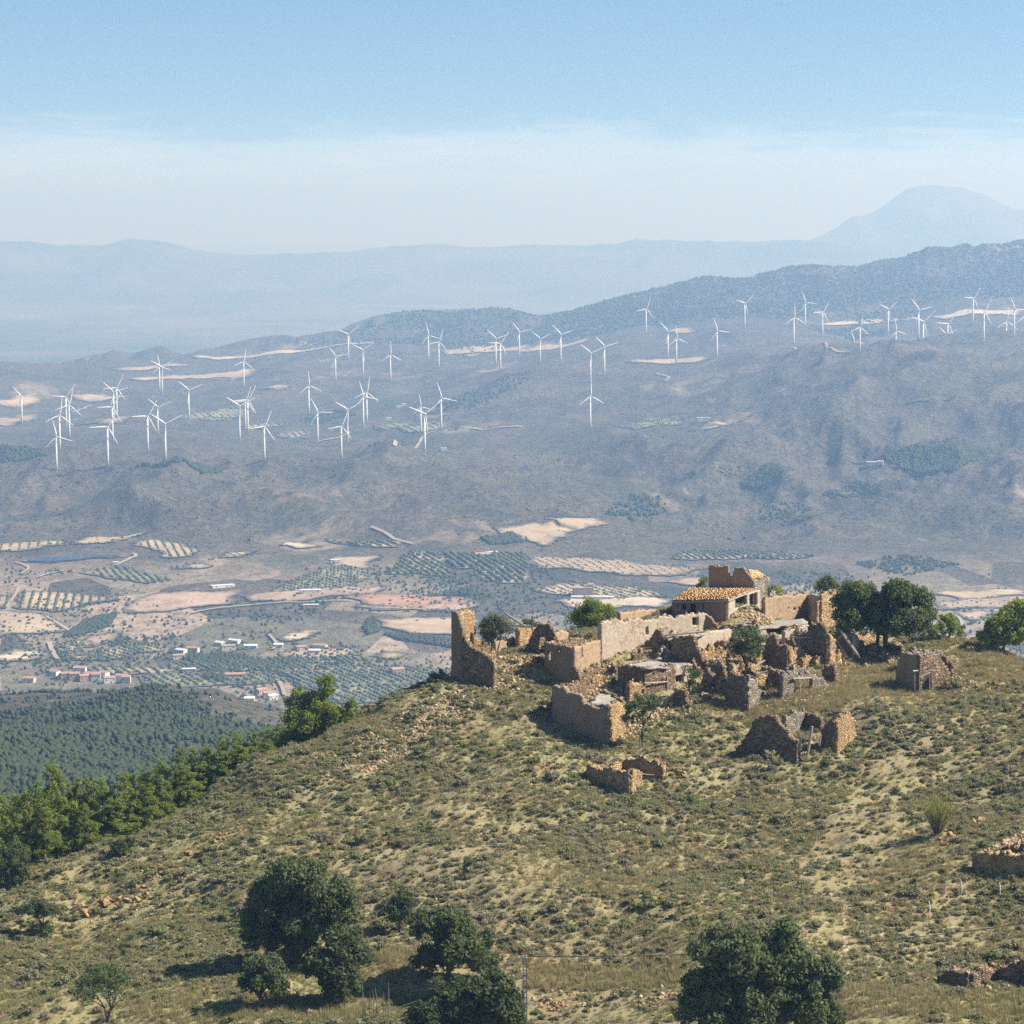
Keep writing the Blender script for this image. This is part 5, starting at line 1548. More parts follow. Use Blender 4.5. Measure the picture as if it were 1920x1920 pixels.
    wall(e, (1105, d + 2.4), (1183, d - 2), [(1105, 1437), (1120, 1440), (1145, 1446), (1183, 1446)], 'ochre_stone', .6)
    wall(e, (1182, d - 2), (1200, d + 1.8), [(1182, 1446), (1200, 1449)], 'ochre_stone', .6)
    wall(e, (1105, d + 2.4), (1166, d + 10), [(1105, 1437), (1140, 1438), (1166, 1430)], 'ochre_stone', .6)
    timber(at(1199, 1450, d + 1), at(1226, 1453, d + 1), .06, None, e)
    e = ruin(1205, 1452, 'shaded low stone wall behind the small pen', name='ruined_wall')
    d = G(1205, 1453)
    wall(e, (1163, d + 1.6), (1247, d - 1), [(1163, 1426), (1180, 1422), (1215, 1424), (1247, 1434)], 'ochre_stone', .7)
    wall(e, (1143, d - 2), (1165, d + 1.4), [(1143, 1442), (1165, 1427)], 'ochre_stone', .6)
    # --- terrace walls right
    e = ruin(1880, 1628, 'thick stone terrace wall with pale rubble on top beside the white posts', name='terrace_wall')
    d = G(1880, 1630)
    wall(e, (1834, d + 1.4), (1990, d - 3), [(1834, 1610), (1840, 1598), (1862, 1600), (1990, 1602)], 'ochre_stone', 1.2)
    wall(e, (1868, d + 4), (1990, d + 3), [(1868, 1600), (1890, 1590), (1915, 1580), (1990, 1574)], 'ochre_stone', 1.8, cell=.3, jit=.2)
    e = ruin(1800, 1848, 'dark dry-stone terrace wall at the edge of the dry grass field', name='terrace_wall')
    d = G(1800, 1849)
    wall(e, (1770, d + .6), (1828, d - .8), [(1770, 1824), (1790, 1817), (1828, 1819)], 'rubble_stone', .9)
    wall(e, (1826, d - .6), (1888, d + 2), [(1826, 1822), (1850, 1813), (1888, 1812)], 'rubble_stone', .9)
    wall(e, (1885, d + 1), (1990, d - 2), [(1885, 1814), (1925, 1802), (1990, 1800)], 'rubble_stone', .9)


build_village()


def frag(e, px, py, w, h, side, mat, spike=.5):
    """short broken piece of wall standing at a photo pixel"""
    d = G(px, py)
    dd = w * d / F * (.9 if side > 0 else -.5)
    x0, x1 = px - w / 2, px + w / 2
    r_ = random.Random(px * 7 + py)
    tops = [(x0, py - h * r_.uniform(.15, .6))] + [(x0 + w * t, py - h * r_.uniform(.5, 1.0)) for t in (.25, .5, .75)] + [(x1, py - h * r_.uniform(.1, .6))]
    wall(e, (x0, d - dd / 2), (x1, d + dd / 2), tops, mat, r_.uniform(.5, .75), rag=.2)


FR = [(1245, 1232, 26, 22, 1, 'grey_stone'), (1275, 1268, 22, 20, -1, 'rubble_stone'), (1338, 1232, 26, 26, 1, 'ochre_stone'), (1350, 1216, 20, 22, -1, 'plaster_shaded_brown'), (1378, 1236, 28, 22, 1, 'rubble_stone'),
      (1408, 1270, 24, 24, -1, 'rubble_stone'), (1425, 1284, 22, 18, 1, 'ochre_stone'), (1462, 1240, 24, 24, 1, 'plaster_tan'), (1485, 1262, 26, 18, -1, 'grey_stone'), (1512, 1242, 22, 14, 1, 'ochre_stone'),
      (1338, 1290, 20, 26, -1, 'rubble_stone'), (1310, 1300, 20, 20, 1, 'ochre_stone'), (1200, 1236, 30, 14, 1, 'rubble_stone'), (1222, 1246, 24, 14, -1, 'rubble_stone'), (1450, 1200, 30, 20, 1, 'plaster_pale'),
      (1480, 1214, 22, 22, -1, 'plaster_shaded_brown'), (1430, 1196, 26, 16, 1, 'plaster_pale'), (1395, 1192, 26, 14, -1, 'rubble_stone'), (1556, 1212, 22, 30, 1, 'ochre_stone'), (1610, 1222, 24, 22, -1, 'rubble_stone'),
      (1120, 1276, 26, 14, 1, 'ochre_stone'), (1150, 1262, 22, 16, -1, 'rubble_stone'), (1260, 1200, 26, 18, 1, 'plaster_pale'), (1290, 1180, 26, 14, 1, 'rubble_stone'), (1000, 1252, 30, 12, -1, 'ochre_stone'), (1012, 1240, 20, 14, 1, 'ochre_stone'),
      (1232, 1216, 18, 28, -1, 'rubble_stone'), (1218, 1212, 16, 20, -1, 'plaster_shaded_brown'), (1252, 1246, 20, 16, 1, 'rubble_stone'), (1300, 1262, 24, 24, -1, 'rubble_stone'), (1318, 1240, 22, 30, 1, 'ochre_stone'),
      (1362, 1262, 20, 24, 1, 'ochre_stone'), (1384, 1256, 20, 18, -1, 'rubble_stone'), (1345, 1204, 26, 18, 1, 'grey_stone'), (1410, 1216, 22, 20, -1, 'plaster_shaded_brown'), (1424, 1248, 18, 26, 1, 'ochre_stone'),
      (1440, 1262, 22, 16, -1, 'rubble_stone'), (1470, 1282, 22, 16, 1, 'grey_stone'), (1496, 1232, 20, 24, 1, 'plaster_tan'), (1536, 1244, 20, 18, 1, 'ochre_stone'), (1574, 1236, 22, 20, 1, 'ochre_stone'),
      (1590, 1206, 20, 18, 1, 'grey_stone'), (1660, 1234, 22, 14, 1, 'ochre_stone'), (1180, 1272, 20, 18, 1, 'ochre_stone'), (1140, 1310, 20, 14, -1, 'rubble_stone'), (1100, 1300, 22, 12, 1, 'ochre_stone'),
      (1322, 1312, 18, 16, -1, 'rubble_stone'), (1356, 1300, 18, 26, 1, 'ochre_stone'), (1412, 1304, 22, 16, 1, 'grey_stone'), (1380, 1206, 22, 14, 1, 'plaster_pale'), (1366, 1192, 24, 12, -1, 'rubble_stone')]
e_ = ruin(1380, 1240, 'tangle of crumbled wall stubs crowding the middle of the village', name='crumbled_walls')
for a in FR:
    frag(e_, *a)


def stones(name, P, size, label, mat='loose_stone', sink=.25):
    P = np.asarray(P, float); n = len(P)
    s = size * np.clip(np.exp(rng.normal(-.1, .45, n)), .3, 2.0)
    V = ICO1[None] * (1 + .28 * rng.standard_normal((n, len(ICO1), 1)))
    V = V * (s[:, None] * rng.uniform(.55, 1.2, (n, 3)))[:, None, :]
    a = rng.uniform(0, 6.28, n); ca, sa = np.cos(a)[:, None], np.sin(a)[:, None]
    V = np.stack([V[..., 0] * ca - V[..., 1] * sa, V[..., 0] * sa + V[..., 1] * ca, V[..., 2]], -1)
    V += P[:, None, :] + np.array([0, 0, 1]) * (s * (.5 - sink))[:, None, None]
    Fc = ICO1F[None] + (np.arange(n) * len(ICO1))[:, None, None]
    return tag(link(name, np_mesh(name, V.reshape(-1, 3), Fc.reshape(-1, 3)), mat), label, None, None, 'stuff')


def poly_points(poly, n):
    """random ground points inside a photo outline"""
    W = [gnear(px, py) for px, py in poly]
    P = np.array([w[:2] for w in W]); lo, hi = P.min(0), P.max(0)
    out = np.empty((0, 2))
    for _ in range(30):
        Q = rng.uniform(lo, hi, (n * 3, 2)); out = np.concatenate([out, Q[inside(Q, P)]])
        if len(out) >= n: break
    out = out[:n]
    return np.concatenate([out, near_h(out[:, 0], out[:, 1])[:, None]], 1)


WF = np.concatenate(WALL_FEET)
stones('fallen_stones', np.concatenate([WF, near_h(WF[:, 0], WF[:, 1])[:, None]], 1), .115, 'stones fallen at the feet of the ruined walls')
stones('coping_stones', np.concatenate(WALL_TOPS), .10, 'loose stones along the broken wall tops')
RUBBLE = [([(885, 1250), (930, 1230), (1020, 1225), (1025, 1275), (960, 1300), (900, 1290)], 900, .16, 'sunlit rubble spilling down beside the tower wall'),
          ([(1060, 1290), (1130, 1285), (1180, 1310), (1160, 1340), (1110, 1320)], 500, .15, 'rubble inside the lowest roofless house'),
          ([(1100, 1270), (1200, 1240), (1210, 1290), (1130, 1300)], 500, .15, 'rubble below the long sunlit wall'),
          ([(1330, 1200), (1430, 1190), (1480, 1250), (1440, 1290), (1340, 1260)], 1500, .17, 'rubble filling the middle of the ruins'),
          ([(1240, 1210), (1330, 1200), (1350, 1270), (1300, 1290), (1240, 1260)], 800, .16, 'rubble around the dark broken gable'),
          ([(1400, 1290), (1460, 1280), (1570, 1290), (1560, 1310), (1420, 1330)], 700, .14, 'rubble fringe along the grassy yard'),
          ([(1550, 1215), (1690, 1205), (1700, 1240), (1560, 1250)], 800, .16, 'rubble line beneath the big pines'),
          ([(1215, 1320), (1290, 1310), (1320, 1335), (1230, 1350)], 350, .16, 'rubble below the flat-roofed house'),
          ([(1720, 1260), (1800, 1270), (1850, 1290), (1790, 1305)], 350, .15, 'rubble tail of the stone hut'),
          ([(1330, 1150), (1440, 1140), (1520, 1160), (1430, 1185)], 500, .15, 'rubble and broken tile on the collapsed roofs'),
          ([(1230, 1150), (1330, 1140), (1330, 1165), (1240, 1170)], 300, .14, 'rubble in front of the main house'),
          ([(1370, 1400), (1480, 1390), (1600, 1370), (1590, 1410), (1400, 1425)], 420, .15, 'stones around the detached jagged ruin'),
          ([(1120, 1380), (1180, 1340), (1240, 1340), (1220, 1380), (1140, 1400)], 350, .15, 'stones beside the almond tree'),
          ([(1840, 1600), (1930, 1560), (1935, 1600)], 600, .2, 'pale rubble heaped on the terrace wall'),
          ([(1690, 1860), (1800, 1850), (1900, 1850), (1840, 1870)], 200, .14, 'stones at the foot of the dry-stone terrace wall'),
          ([(990, 1850), (1270, 1845), (1270, 1890), (1000, 1890)], 120, .13, 'stones on the bank under the grassy terrace'),
          ([(560, 1440), (760, 1330), (860, 1290), (900, 1330), (700, 1450)], 1500, .13, 'scattered stones on the spur below the tower'),
          ([(100, 1720), (420, 1560), (500, 1560), (420, 1680), (180, 1760)], 500, .10, 'loose stones around the ochre outcrop'),
          ([(50, 1640), (600, 1400), (1900, 1420), (1900, 1700), (900, 1780), (50, 1880)], 1500, .10, 'small stones strewn over the hillside')]
for poly, n, s_, lab in RUBBLE:
    stones('rubble', poly_points(poly, int(n * 1.3)), s_ * .82, lab)


def outcrop(px, py, wpx, hpx, label, mat='outcrop_rock', seed=0):
    r_ = np.random.default_rng(seed + int(px))
    g = gnear(px, py); s = g.y / F
    e = empty('rock_outcrop', g, label, 'rock', 'rock outcrops on the hillside')
    k = max(7, int(wpx / max(hpx, 4) * 7))
    for i in range(k):
        V = ICO2.copy()
        for q in range(16):          # split faces along random planes
            nrm = r_.standard_normal(3); nrm /= np.linalg.norm(nrm)
            dd = r_.uniform(.22, .62)
            t = V @ nrm - dd
            V = V - np.where(t > 0, t, 0)[:, None] * nrm
        V += r_.normal(0, .035, V.shape)
        sc = hpx * s * r_.uniform(.22, .72)
        V = V * np.array([sc * r_.uniform(.7, 1.3), sc * r_.uniform(.7, 1.2), sc * r_.uniform(.45, .9)])
        x = ((i + .5) / k - .5) * wpx * s + r_.normal(0, .3); y = r_.normal(0, 1.0)
        V += np.array([x, y, hz(g.x + x, g.y + y) - g.z + sc * .22])
        link('boulder', np_mesh('boulder', V, ICO2F), mat, e)


OUT = [(160, 1700, 30, 22, 'leftmost ochre boulders under the dark round bush'), (205, 1692, 50, 30, 'tall ochre crag in the rocky band on the left slope'), (240, 1690, 40, 22, 'ochre boulders beside the tall crag'),
       (262, 1670, 34, 16, 'pale ochre ledge right of the tall crag'), (285, 1640, 36, 14, 'flat pale ledge above the ochre crag'), (362, 1600, 30, 14, 'upright pale rock on the left slope'),
       (330, 1630, 30, 10, 'low pale slab below the upright rock'), (410, 1572, 34, 12, 'pale slab near the spur crest'), (455, 1545, 30, 14, 'small rocks on the spur crest'),
       (1330, 1590, 60, 13, 'yellow rounded rock in the middle of the slope'), (1375, 1490, 90, 10, 'grey ledge below the small stone pen'), (1590, 1455, 30, 14, 'orange rock near the bare gravel'),
       (1275, 1446, 26, 12, 'orange earth lump beside the low shaded wall'), (1765, 1580, 50, 24, 'mound of earth under the yellow broom'), (1835, 1540, 30, 24, 'dark boulder right of the yellow broom'),
       (1690, 1702, 34, 9, 'low tan rock left of the white posts'), (1097, 1580, 12, 10, 'single orange stone in the shrubs'), (1700, 1385, 26, 10, 'dark rock with orange soil below the stone hut'),
       (1865, 1290, 24, 22, 'rock stump right of the stone hut'), (690, 1380, 40, 16, 'rocks on the crest beside the skyline pine'), (640, 1412, 40, 12, 'reddish rocks below the skyline pine'),
       (1040, 1455, 26, 14, 'orange rocks left of the small pen'), (255, 1838, 22, 12, 'small ochre rock beside the almond tree'), (1215, 1880, 40, 16, 'reddish rock in the bank below the terrace'),
       (1035, 1890, 50, 14, 'broken rock ledge beside the lattice pole'), (760, 1735, 26, 12, 'orange earth bank beside the small oak')]
for a in OUT:
    outcrop(*a)


# ------------------------------------------------------------------ trees and shrubs
def leaf_cloud(clumps, density, size, seed, flat=1.0, narrow=.55, fill=.25):
    """small leaf faces over lumpy clumps; clumps = (centre, radii)"""
    r_ = np.random.default_rng(seed)
    Ps, Ns = [], []
    for c, rad in clumps:
        rad = np.asarray(rad, float)
        rm = rad.mean()
        nsub = int(max(8, min(70, 16 * (rm / .8) ** 1.2)))
        u = r_.standard_normal((nsub, 3)); u /= np.linalg.norm(u, axis=1, keepdims=True)
        u[:, 2] = np.where(u[:, 2] < -.55, -u[:, 2], u[:, 2])
        cen = np.asarray(c) + u * rad * r_.uniform(.45, 1.02, (nsub, 1))
        rs = rm * r_.uniform(.14, .40, nsub) * (1.0 if rm > .8 else 1.2)
        for k in range(nsub):
            n = max(6, int(density * 4 * math.pi * rs[k] ** 2))
            v = r_.standard_normal((n, 3)); v /= np.linalg.norm(v, axis=1, keepdims=True)
            rr = rs[k] * np.where(r_.random((n, 1)) < fill, r_.uniform(.3, .8, (n, 1)), r_.uniform(.8, 1.18, (n, 1)))
            Ps.append(cen[k] + v * rr * (1, 1, flat)); Ns.append(v + u[k] * .5)
    P = np.concatenate(Ps); Nn = np.concatenate(Ns)
    n = len(P)
    Nn = Nn / np.linalg.norm(Nn, axis=1, keepdims=True) + .75 * r_.standard_normal((n, 3))
    Nn /= np.linalg.norm(Nn, axis=1, keepdims=True)
    T = np.cross(Nn, r_.standard_normal((n, 3))); T /= np.linalg.norm(T, axis=1, keepdims=True) + 1e-9
    B = np.cross(Nn, T)
    s = size * r_.uniform(.6, 1.35, (n, 1))
    V = np.stack([P - T * s, P - B * s * narrow, P + T * s, P + B * s * narrow], 1).reshape(-1, 3)
    return V, np.arange(n * 4).reshape(n, 4)


def tree_parts(lobes, trunk_h, trunk_r, density, size, seed, narrow=.55, stems=1, spread=.25, fill=.25):
    r_ = np.random.default_rng(seed)
    mb = MB()
    for s in range(stems):
        a = 2 * math.pi * s / stems + r_.uniform(0, 1)
        off = Vector((math.cos(a), math.sin(a), 0)) * (spread * (stems > 1))
        top = Vector((r_.normal(0, .15), r_.normal(0, .15), trunk_h)) + off * 2.2
        mb.tube([off * .3 + Vector((0, 0, -.5)), off * .6 + Vector((r_.normal(0, .06), r_.normal(0, .06), trunk_h * .45)), top], [trunk_r * 1.35, trunk_r, trunk_r * .8], 7)
        for i, (c, rad) in enumerate(lobes):
            if stems > 1 and i % stems != s:
                continue
            c = Vector(c)
            mid = top.lerp(c, .5) + Vector((r_.normal(0, .15), r_.normal(0, .15), .1))
            mb.tube([top, mid, c], [trunk_r * .6, trunk_r * .38, trunk_r * .12], 6)
            for q in range(4):
                tip = c + Vector(r_.normal(0, .5, 3) * np.array(rad))
                mb.tube([mid.lerp(c, .4), tip], [trunk_r * .25, trunk_r * .06], 5)
    trunk = mb.mesh('trunk', True)
    V, Fc = leaf_cloud(lobes, density, size, seed, narrow=narrow, fill=fill)
    return trunk, np_mesh('crown', V, Fc)


def tree_px(name, base, lobes_px, leaf, label, cat='tree', bark='bark', d=None, density=45, size=.13, trunk=(1.0, .2), seed=1, group=None, narrow=.55, stems=1, fill=.25, spread=.25):
    """tree whose crown lobes are given as photo ellipses (cx, cy, rx, ry[, depth offset])"""
    r_ = np.random.default_rng(seed)
    if d is None:
        g = gnear(*base)
    else:
        u = ray(base[0], 1250)[0]
        g = Vector((u * d, d, hz(u * d, d)))
    s = g.y / F
    lobes = []
    for L in lobes_px:
        cx, cy, rx, ry = L[:4]
        dy = L[4] if len(L) > 4 else r_.uniform(-.45, .45) * rx * s
        w = at(cx, cy, g.y)
        lobes.append((np.array([w[0] - g.x, dy, w[2] - g.z]), (rx * s, rx * s * .95, ry * s)))
    e = empty(name, g, label, cat, group)
    t, c = tree_parts(lobes, trunk[0], trunk[1], density, size, seed, narrow, stems, spread, fill)
    link('trunk', t, bark, e); link('crown', c, leaf, e)
    return e


OAKS = 'holm oaks scattered on the slope'
tree_px('holm_oak', (505, 1812), [(560, 1650, 56, 44), (500, 1700, 45, 48), (560, 1715, 60, 55), (625, 1690, 44, 45), (485, 1755, 36, 42), (540, 1770, 50, 36), (610, 1740, 44, 36), (470, 1730, 22, 30)],
        'oak_leaf', 'biggest dark holm oak on the left of the lower slope', trunk=(2.0, .32), density=24, size=.19, seed=11, group=OAKS)
tree_px('holm_oak', (640, 1884), [(630, 1800, 50, 44), (660, 1790, 36, 40), (600, 1815, 34, 34), (640, 1845, 44, 32)], 'oak_leaf', 'bushy grey-green oak just below the biggest one', trunk=(1.0, .2), density=24, size=.19, seed=12, group=OAKS)
tree_px('holm_oak', (497, 1892), [(492, 1828, 42, 34), (505, 1850, 34, 34), (470, 1845, 24, 26)], 'oak_leaf', 'round low oak bush casting a long shadow under the biggest oak', trunk=(.9, .16), density=30, size=.16, seed=13, group=OAKS)
tree_px('holm_oak', (753, 1748), [(752, 1692, 30, 20), (740, 1706, 22, 16), (766, 1710, 20, 22), (752, 1722, 20, 18)], 'oak_leaf', 'small open oak on an orange earth bank', trunk=(.9, .13), density=40, size=.12, seed=14, group=OAKS)
tree_px('holm_oak', (842, 1836), [(800, 1742, 36, 34), (850, 1750, 40, 36), (915, 1768, 30, 28), (870, 1785, 54, 36), (800, 1800, 32, 30), (910, 1805, 32, 24), (840, 1726, 40, 22)], 'oak_leaf', 'broad dark oak standing beside the lattice pole', trunk=(1.6, .25), density=24, size=.19, seed=15, group=OAKS)
tree_px('holm_oak', (885, 1990), [(850, 1880, 56, 44), (920, 1865, 55, 44), (800, 1910, 40, 40), (950, 1905, 40, 44), (880, 1925, 70, 50)], 'oak_leaf', 'wide pale green oak bush at the foot of the lattice pole', trunk=(1.6, .25), density=24, size=.19, seed=16, group=OAKS)
tree_px('holm_oak', (1430, 2010), [(1355, 1790, 60, 40), (1400, 1800, 62, 52), (1468, 1760, 36, 34), (1480, 1820, 50, 44), (1535, 1830, 40, 40), (1330, 1870, 58, 46), (1420, 1880, 66, 56), (1510, 1890, 60, 50), (1300, 1905, 36, 40), (1560, 1905, 26, 30), (1380, 1940, 80, 50)], 'oak_leaf', 'largest dark oak at the edge of the dry grass field', trunk=(2.4, .4), density=24, size=.20, seed=17, group=OAKS)
tree_px('almond_tree', (203, 1922), [(190, 1826, 40, 24), (160, 1846, 26, 24), (222, 1842, 26, 24), (190, 1858, 40, 26), (150, 1868, 16, 14), (232, 1868, 14, 14)], 'almond_leaf', 'small airy almond tree with forked trunk on the left', trunk=(1.4, .10), density=30, size=.10, seed=18, stems=3, spread=.18, fill=.5, narrow=.4)
tree_px('holm_oak', (77, 1752), [(72, 1704, 28, 16), (60, 1716, 16, 12), (92, 1708, 18, 14), (86, 1742, 18, 14)], 'oak_leaf', 'dark round bush left of the ochre rocks', trunk=(.8, .12), density=46, size=.12, seed=19, group=OAKS)
tree_px('holm_oak', (228, 1606), [(228, 1588, 24, 14), (240, 1582, 18, 12), (214, 1596, 13, 12)], 'oak_leaf', 'low green bush just below the row of pines', 'shrub', trunk=(.4, .1), density=50, size=.11, seed=20, group=OAKS)
tree_px('holm_oak', (22, 1666), [(20, 1612, 38, 26), (42, 1636, 20, 20), (0, 1640, 30, 24), (30, 1652, 20, 14)], 'oak_leaf', 'dark oak in front of the pines at the slope edge', trunk=(.9, .16), density=44, size=.13, seed=21, group=OAKS)
tree_px('holm_oak', (880, 1642), [(882, 1622, 14, 12), (876, 1634, 11, 9)], 'oak_leaf', 'tiny dark oak alone among the low shrubs', 'shrub', trunk=(.4, .08), density=60, size=.10, seed=22, group=OAKS)
tree_px('almond_tree', (1206, 1400), [(1210, 1318, 28, 16), (1190, 1330, 22, 18), (1226, 1322, 16, 14), (1176, 1352, 14, 14), (1205, 1345, 18, 14)], 'almond_leaf', 'almond tree with a bare dark trunk below the flat-roofed house', trunk=(2.3, .15), density=34, size=.11, seed=23, fill=.5)
tree_px('almond_tree', (921, 1224), [(928, 1168, 30, 16), (912, 1182, 22, 18), (945, 1180, 22, 18), (930, 1196, 24, 16)], 'grey_leaf', 'slender grey-green almond tree behind the tower wall', trunk=(1.6, .10), density=36, size=.10, seed=24, fill=.5)
D_ = G(1110, 1205)
tree_px('bushy_fig', (1108, 1196), [(1085, 1160, 24, 26), (1110, 1146, 30, 24), (1138, 1158, 24, 26), (1110, 1172, 40, 20), (1150, 1172, 14, 14)], 'pine_needle', 'bushy bright green tree behind the sunlit wall', d=D_ + 12, trunk=(1.2, .16), density=40, size=.11, seed=25, bark='grey_bark', stems=3)
tree_px('almond_tree', (1400, 1262), [(1398, 1196, 30, 16), (1376, 1210, 18, 16), (1418, 1208, 20, 18), (1400, 1222, 30, 16)], 'almond_leaf', 'round green tree growing inside the ruins', trunk=(1.7, .13), density=40, size=.11, seed=26)
tree_px('pine_tree', (1548, 1120), [(1550, 1094, 18, 14), (1538, 1104, 14, 10), (1560, 1098, 12, 13)], 'dark_pine_needle', 'small pine peeping over the right-hand walls', d=G(1540, 1170) + 16, trunk=(1.5, .14), density=50, size=.11, seed=27)
tree_px('pine_tree', (1646, 1224), [(1605, 1120, 34, 28), (1588, 1145, 28, 28), (1630, 1140, 30, 32), (1600, 1168, 36, 22), (1640, 1165, 30, 24)], 'dark_pine_needle', 'dark spreading pine nearest the crumbled walls', trunk=(3.0, .22), density=26, size=.17, seed=28)
tree_px('pine_tree', (1660, 1222), [(1685, 1112, 36, 24), (1668, 1138, 36, 30), (1712, 1130, 34, 30), (1735, 1155, 24, 24), (1690, 1165, 44, 28), (1725, 1178, 30, 20), (1660, 1178, 26, 20)], 'dark_pine_needle', 'largest spreading pine with a leaning dark trunk above the village', trunk=(3.2, .3), density=26, size=.17, seed=29)
DR = G(1790, 1205)
tree_px('pine_bush', (1778, 1205), [(1772, 1172, 22, 22), (1790, 1182, 14, 18), (1758, 1185, 14, 16)], 'pine_needle', 'round bush beside the largest spreading pine', 'bush', d=DR + 3, trunk=(.8, .14), density=46, size=.12, seed=30)
tree_px('pine_bush', (1803, 1205), [(1803, 1188, 10, 16)], 'pine_needle', 'small upright bush at the gap between the pines', 'bush', d=DR + 3, trunk=(.5, .1), density=50, size=.11, seed=31)
tree_px('pine_tree', (1880, 1226), [(1866, 1178, 30, 26), (1890, 1160, 26, 24), (1910, 1150, 26, 26), (1850, 1196, 22, 16), (1885, 1200, 32, 18), (1925, 1185, 30, 34)], 'pine_needle', 'bright green pine clump at the right end of the crest', d=G(1880, 1236) + 3, trunk=(1.2, .2), density=26, size=.17, seed=32)
tree_px('skyline_pine', (600, 1392), [(612, 1290, 20, 24), (600, 1325, 32, 26), (560, 1318, 24, 26), (575, 1350, 38, 26), (632, 1345, 26, 26), (660, 1330, 18, 20), (620, 1372, 40, 18), (548, 1345, 18, 20)], 'pine_needle', 'tall dark pine rising alone on the crest left of the village', d=G(600, 1388) + 4, trunk=(2.5, .22), density=40, size=.13, seed=33)
tree_px('crest_bush', (818, 1296), [(816, 1276, 17, 16), (828, 1268, 10, 12), (806, 1286, 10, 10)], 'almond_leaf', 'green bush on the crest just left of the tower wall', 'bush', d=G(830, 1280) + 4, trunk=(.8, .1), density=44, size=.11, seed=34)
tree_px('crest_bush', (990, 1190), [(992, 1170, 18, 9), (1006, 1174, 12, 8)], 'almond_leaf', 'low bush behind the stone gable', 'bush', d=G(1010, 1226) + 16, trunk=(.5, .08), density=44, size=.10, seed=35)
tree_px('crest_bush', (1318, 1110), [(1322, 1092, 14, 12), (1312, 1100, 10, 9)], 'pine_needle', 'bush behind the tall back wall of the main house', 'bush', d=G(1330, 1156) + 20, trunk=(.8, .1), density=44, size=.11, seed=36)
tree_px('crest_bush', (1452, 1122), [(1450, 1108, 16, 10), (1466, 1112, 10, 8)], 'pine_needle', 'bush between the main house and the sunlit pinkish wall', 'bush', d=G(1470, 1170) + 12, trunk=(.8, .1), density=44, size=.11, seed=37)
tree_px('ivy_bush', (1292, 1306), [(1290, 1262, 14, 18), (1296, 1285, 9, 18), (1310, 1262, 8, 8)], 'oak_leaf', 'ivy bush climbing beside the dark doorway', 'bush', trunk=(1.2, .08), density=50, size=.10, seed=38)
tree_px('wall_shrub', (1150, 1284), [(1150, 1275, 11, 8)], 'almond_leaf', 'green shrub below the long sunlit wall', 'bush', trunk=(.3, .05), density=60, size=.09, seed=39)
tree_px('wall_shrub', (1442, 1298), [(1442, 1288, 11, 9)], 'oak_leaf', 'dark shrub beside the low stone doorway', 'bush', trunk=(.3, .05), density=60, size=.09, seed=40)
tree_px('wall_shrub', (1292, 1513), [(1291, 1500, 12, 11)], 'almond_leaf', 'fresh green bush left of the grey ledge', 'bush', trunk=(.3, .05), density=60, size=.10, seed=41)
tree_px('dry_bush', (1442, 1446), [(1446, 1418, 15, 14)], 'dry_grass', 'dry straw-coloured bush on a pale stem below the jagged ruin', 'bush', 'grey_bark', trunk=(1.2, .12), density=44, size=.09, seed=42, fill=.6)
tree_px('ivy_bush', (1245, 1330), [(1230, 1318, 16, 11), (1250, 1322, 12, 9)], 'oak_leaf', 'dark bush under the slanting pole of the lean-to', 'bush', trunk=(.4, .06), density=50, size=.10, seed=43)


def broom():
    g = ground(1757, 1566); r_ = np.random.default_rng(5)
    e = empty('broom_bush', g, 'yellow-green broom with upright whips on an earth mound', 'bush')
    s = g.y / F
    mb = MB(); Vs, Fs = [], []
    for k in range(46):
        a, rr = r_.uniform(0, 6.28), r_.uniform(.2, 1.0)
        h = r_.uniform(52, 84) * s * (1.05 - .15 * rr)
        tip = Vector((math.cos(a) * rr * 46 * s, math.sin(a) * rr * 40 * s, h + .2))
        b0 = Vector((math.cos(a) * .15, math.sin(a) * .15, -.1))
        mid = b0.lerp(tip, .5) * 1.0; mid.x *= .85; mid.y *= .85
        mb.tube([b0, mid, tip], [.035, .022, .008], 4)
        for q in range(150):
            t = r_.uniform(.35, 1.0)
            p = np.array(mid.lerp(tip, (t - .5) * 2) if t > .5 else b0.lerp(mid, t * 2)) + r_.normal(0, .09, 3)
            dv = r_.normal(0, .35, 3) + (0, 0, 1); dv /= np.linalg.norm(dv)
            sd = np.cross(dv, r_.standard_normal(3)); sd /= np.linalg.norm(sd)
            L = r_.uniform(.08, .18); o = len(Vs)
            Vs += [p - sd * .026, p + sd * .026, p + dv * L]; Fs.append((o, o + 1, o + 2))
    mb.build('stems', 'bark', e)
    link('crown', np_mesh('crown', Vs, Fs), 'broom_leaf', e)


broom()

# bare saplings beside the oaks
def sapling(px, py, hpx, label):
    g = ground(px, min(py, 1916)); s = g.y / F; r_ = np.random.default_rng(int(px))
    mb = MB()
    h = hpx * s
    mb.tube([(0, 0, -.3), (r_.normal(0, .05), 0, h * .5), (r_.normal(0, .1), 0, h)], [.05, .035, .012], 5)
    o = mb.build('bare_sapling', 'grey_bark'); o.location = g
    tag(o, label, 'sapling', 'bare saplings below the bushy oak')
for i in range(9):
    sapling(680 + i * 6.2 + random.uniform(-2, 2), 1912 + random.uniform(-3, 5), random.uniform(45, 80), 'thin bare grey sapling in the cluster below the bushy oak')

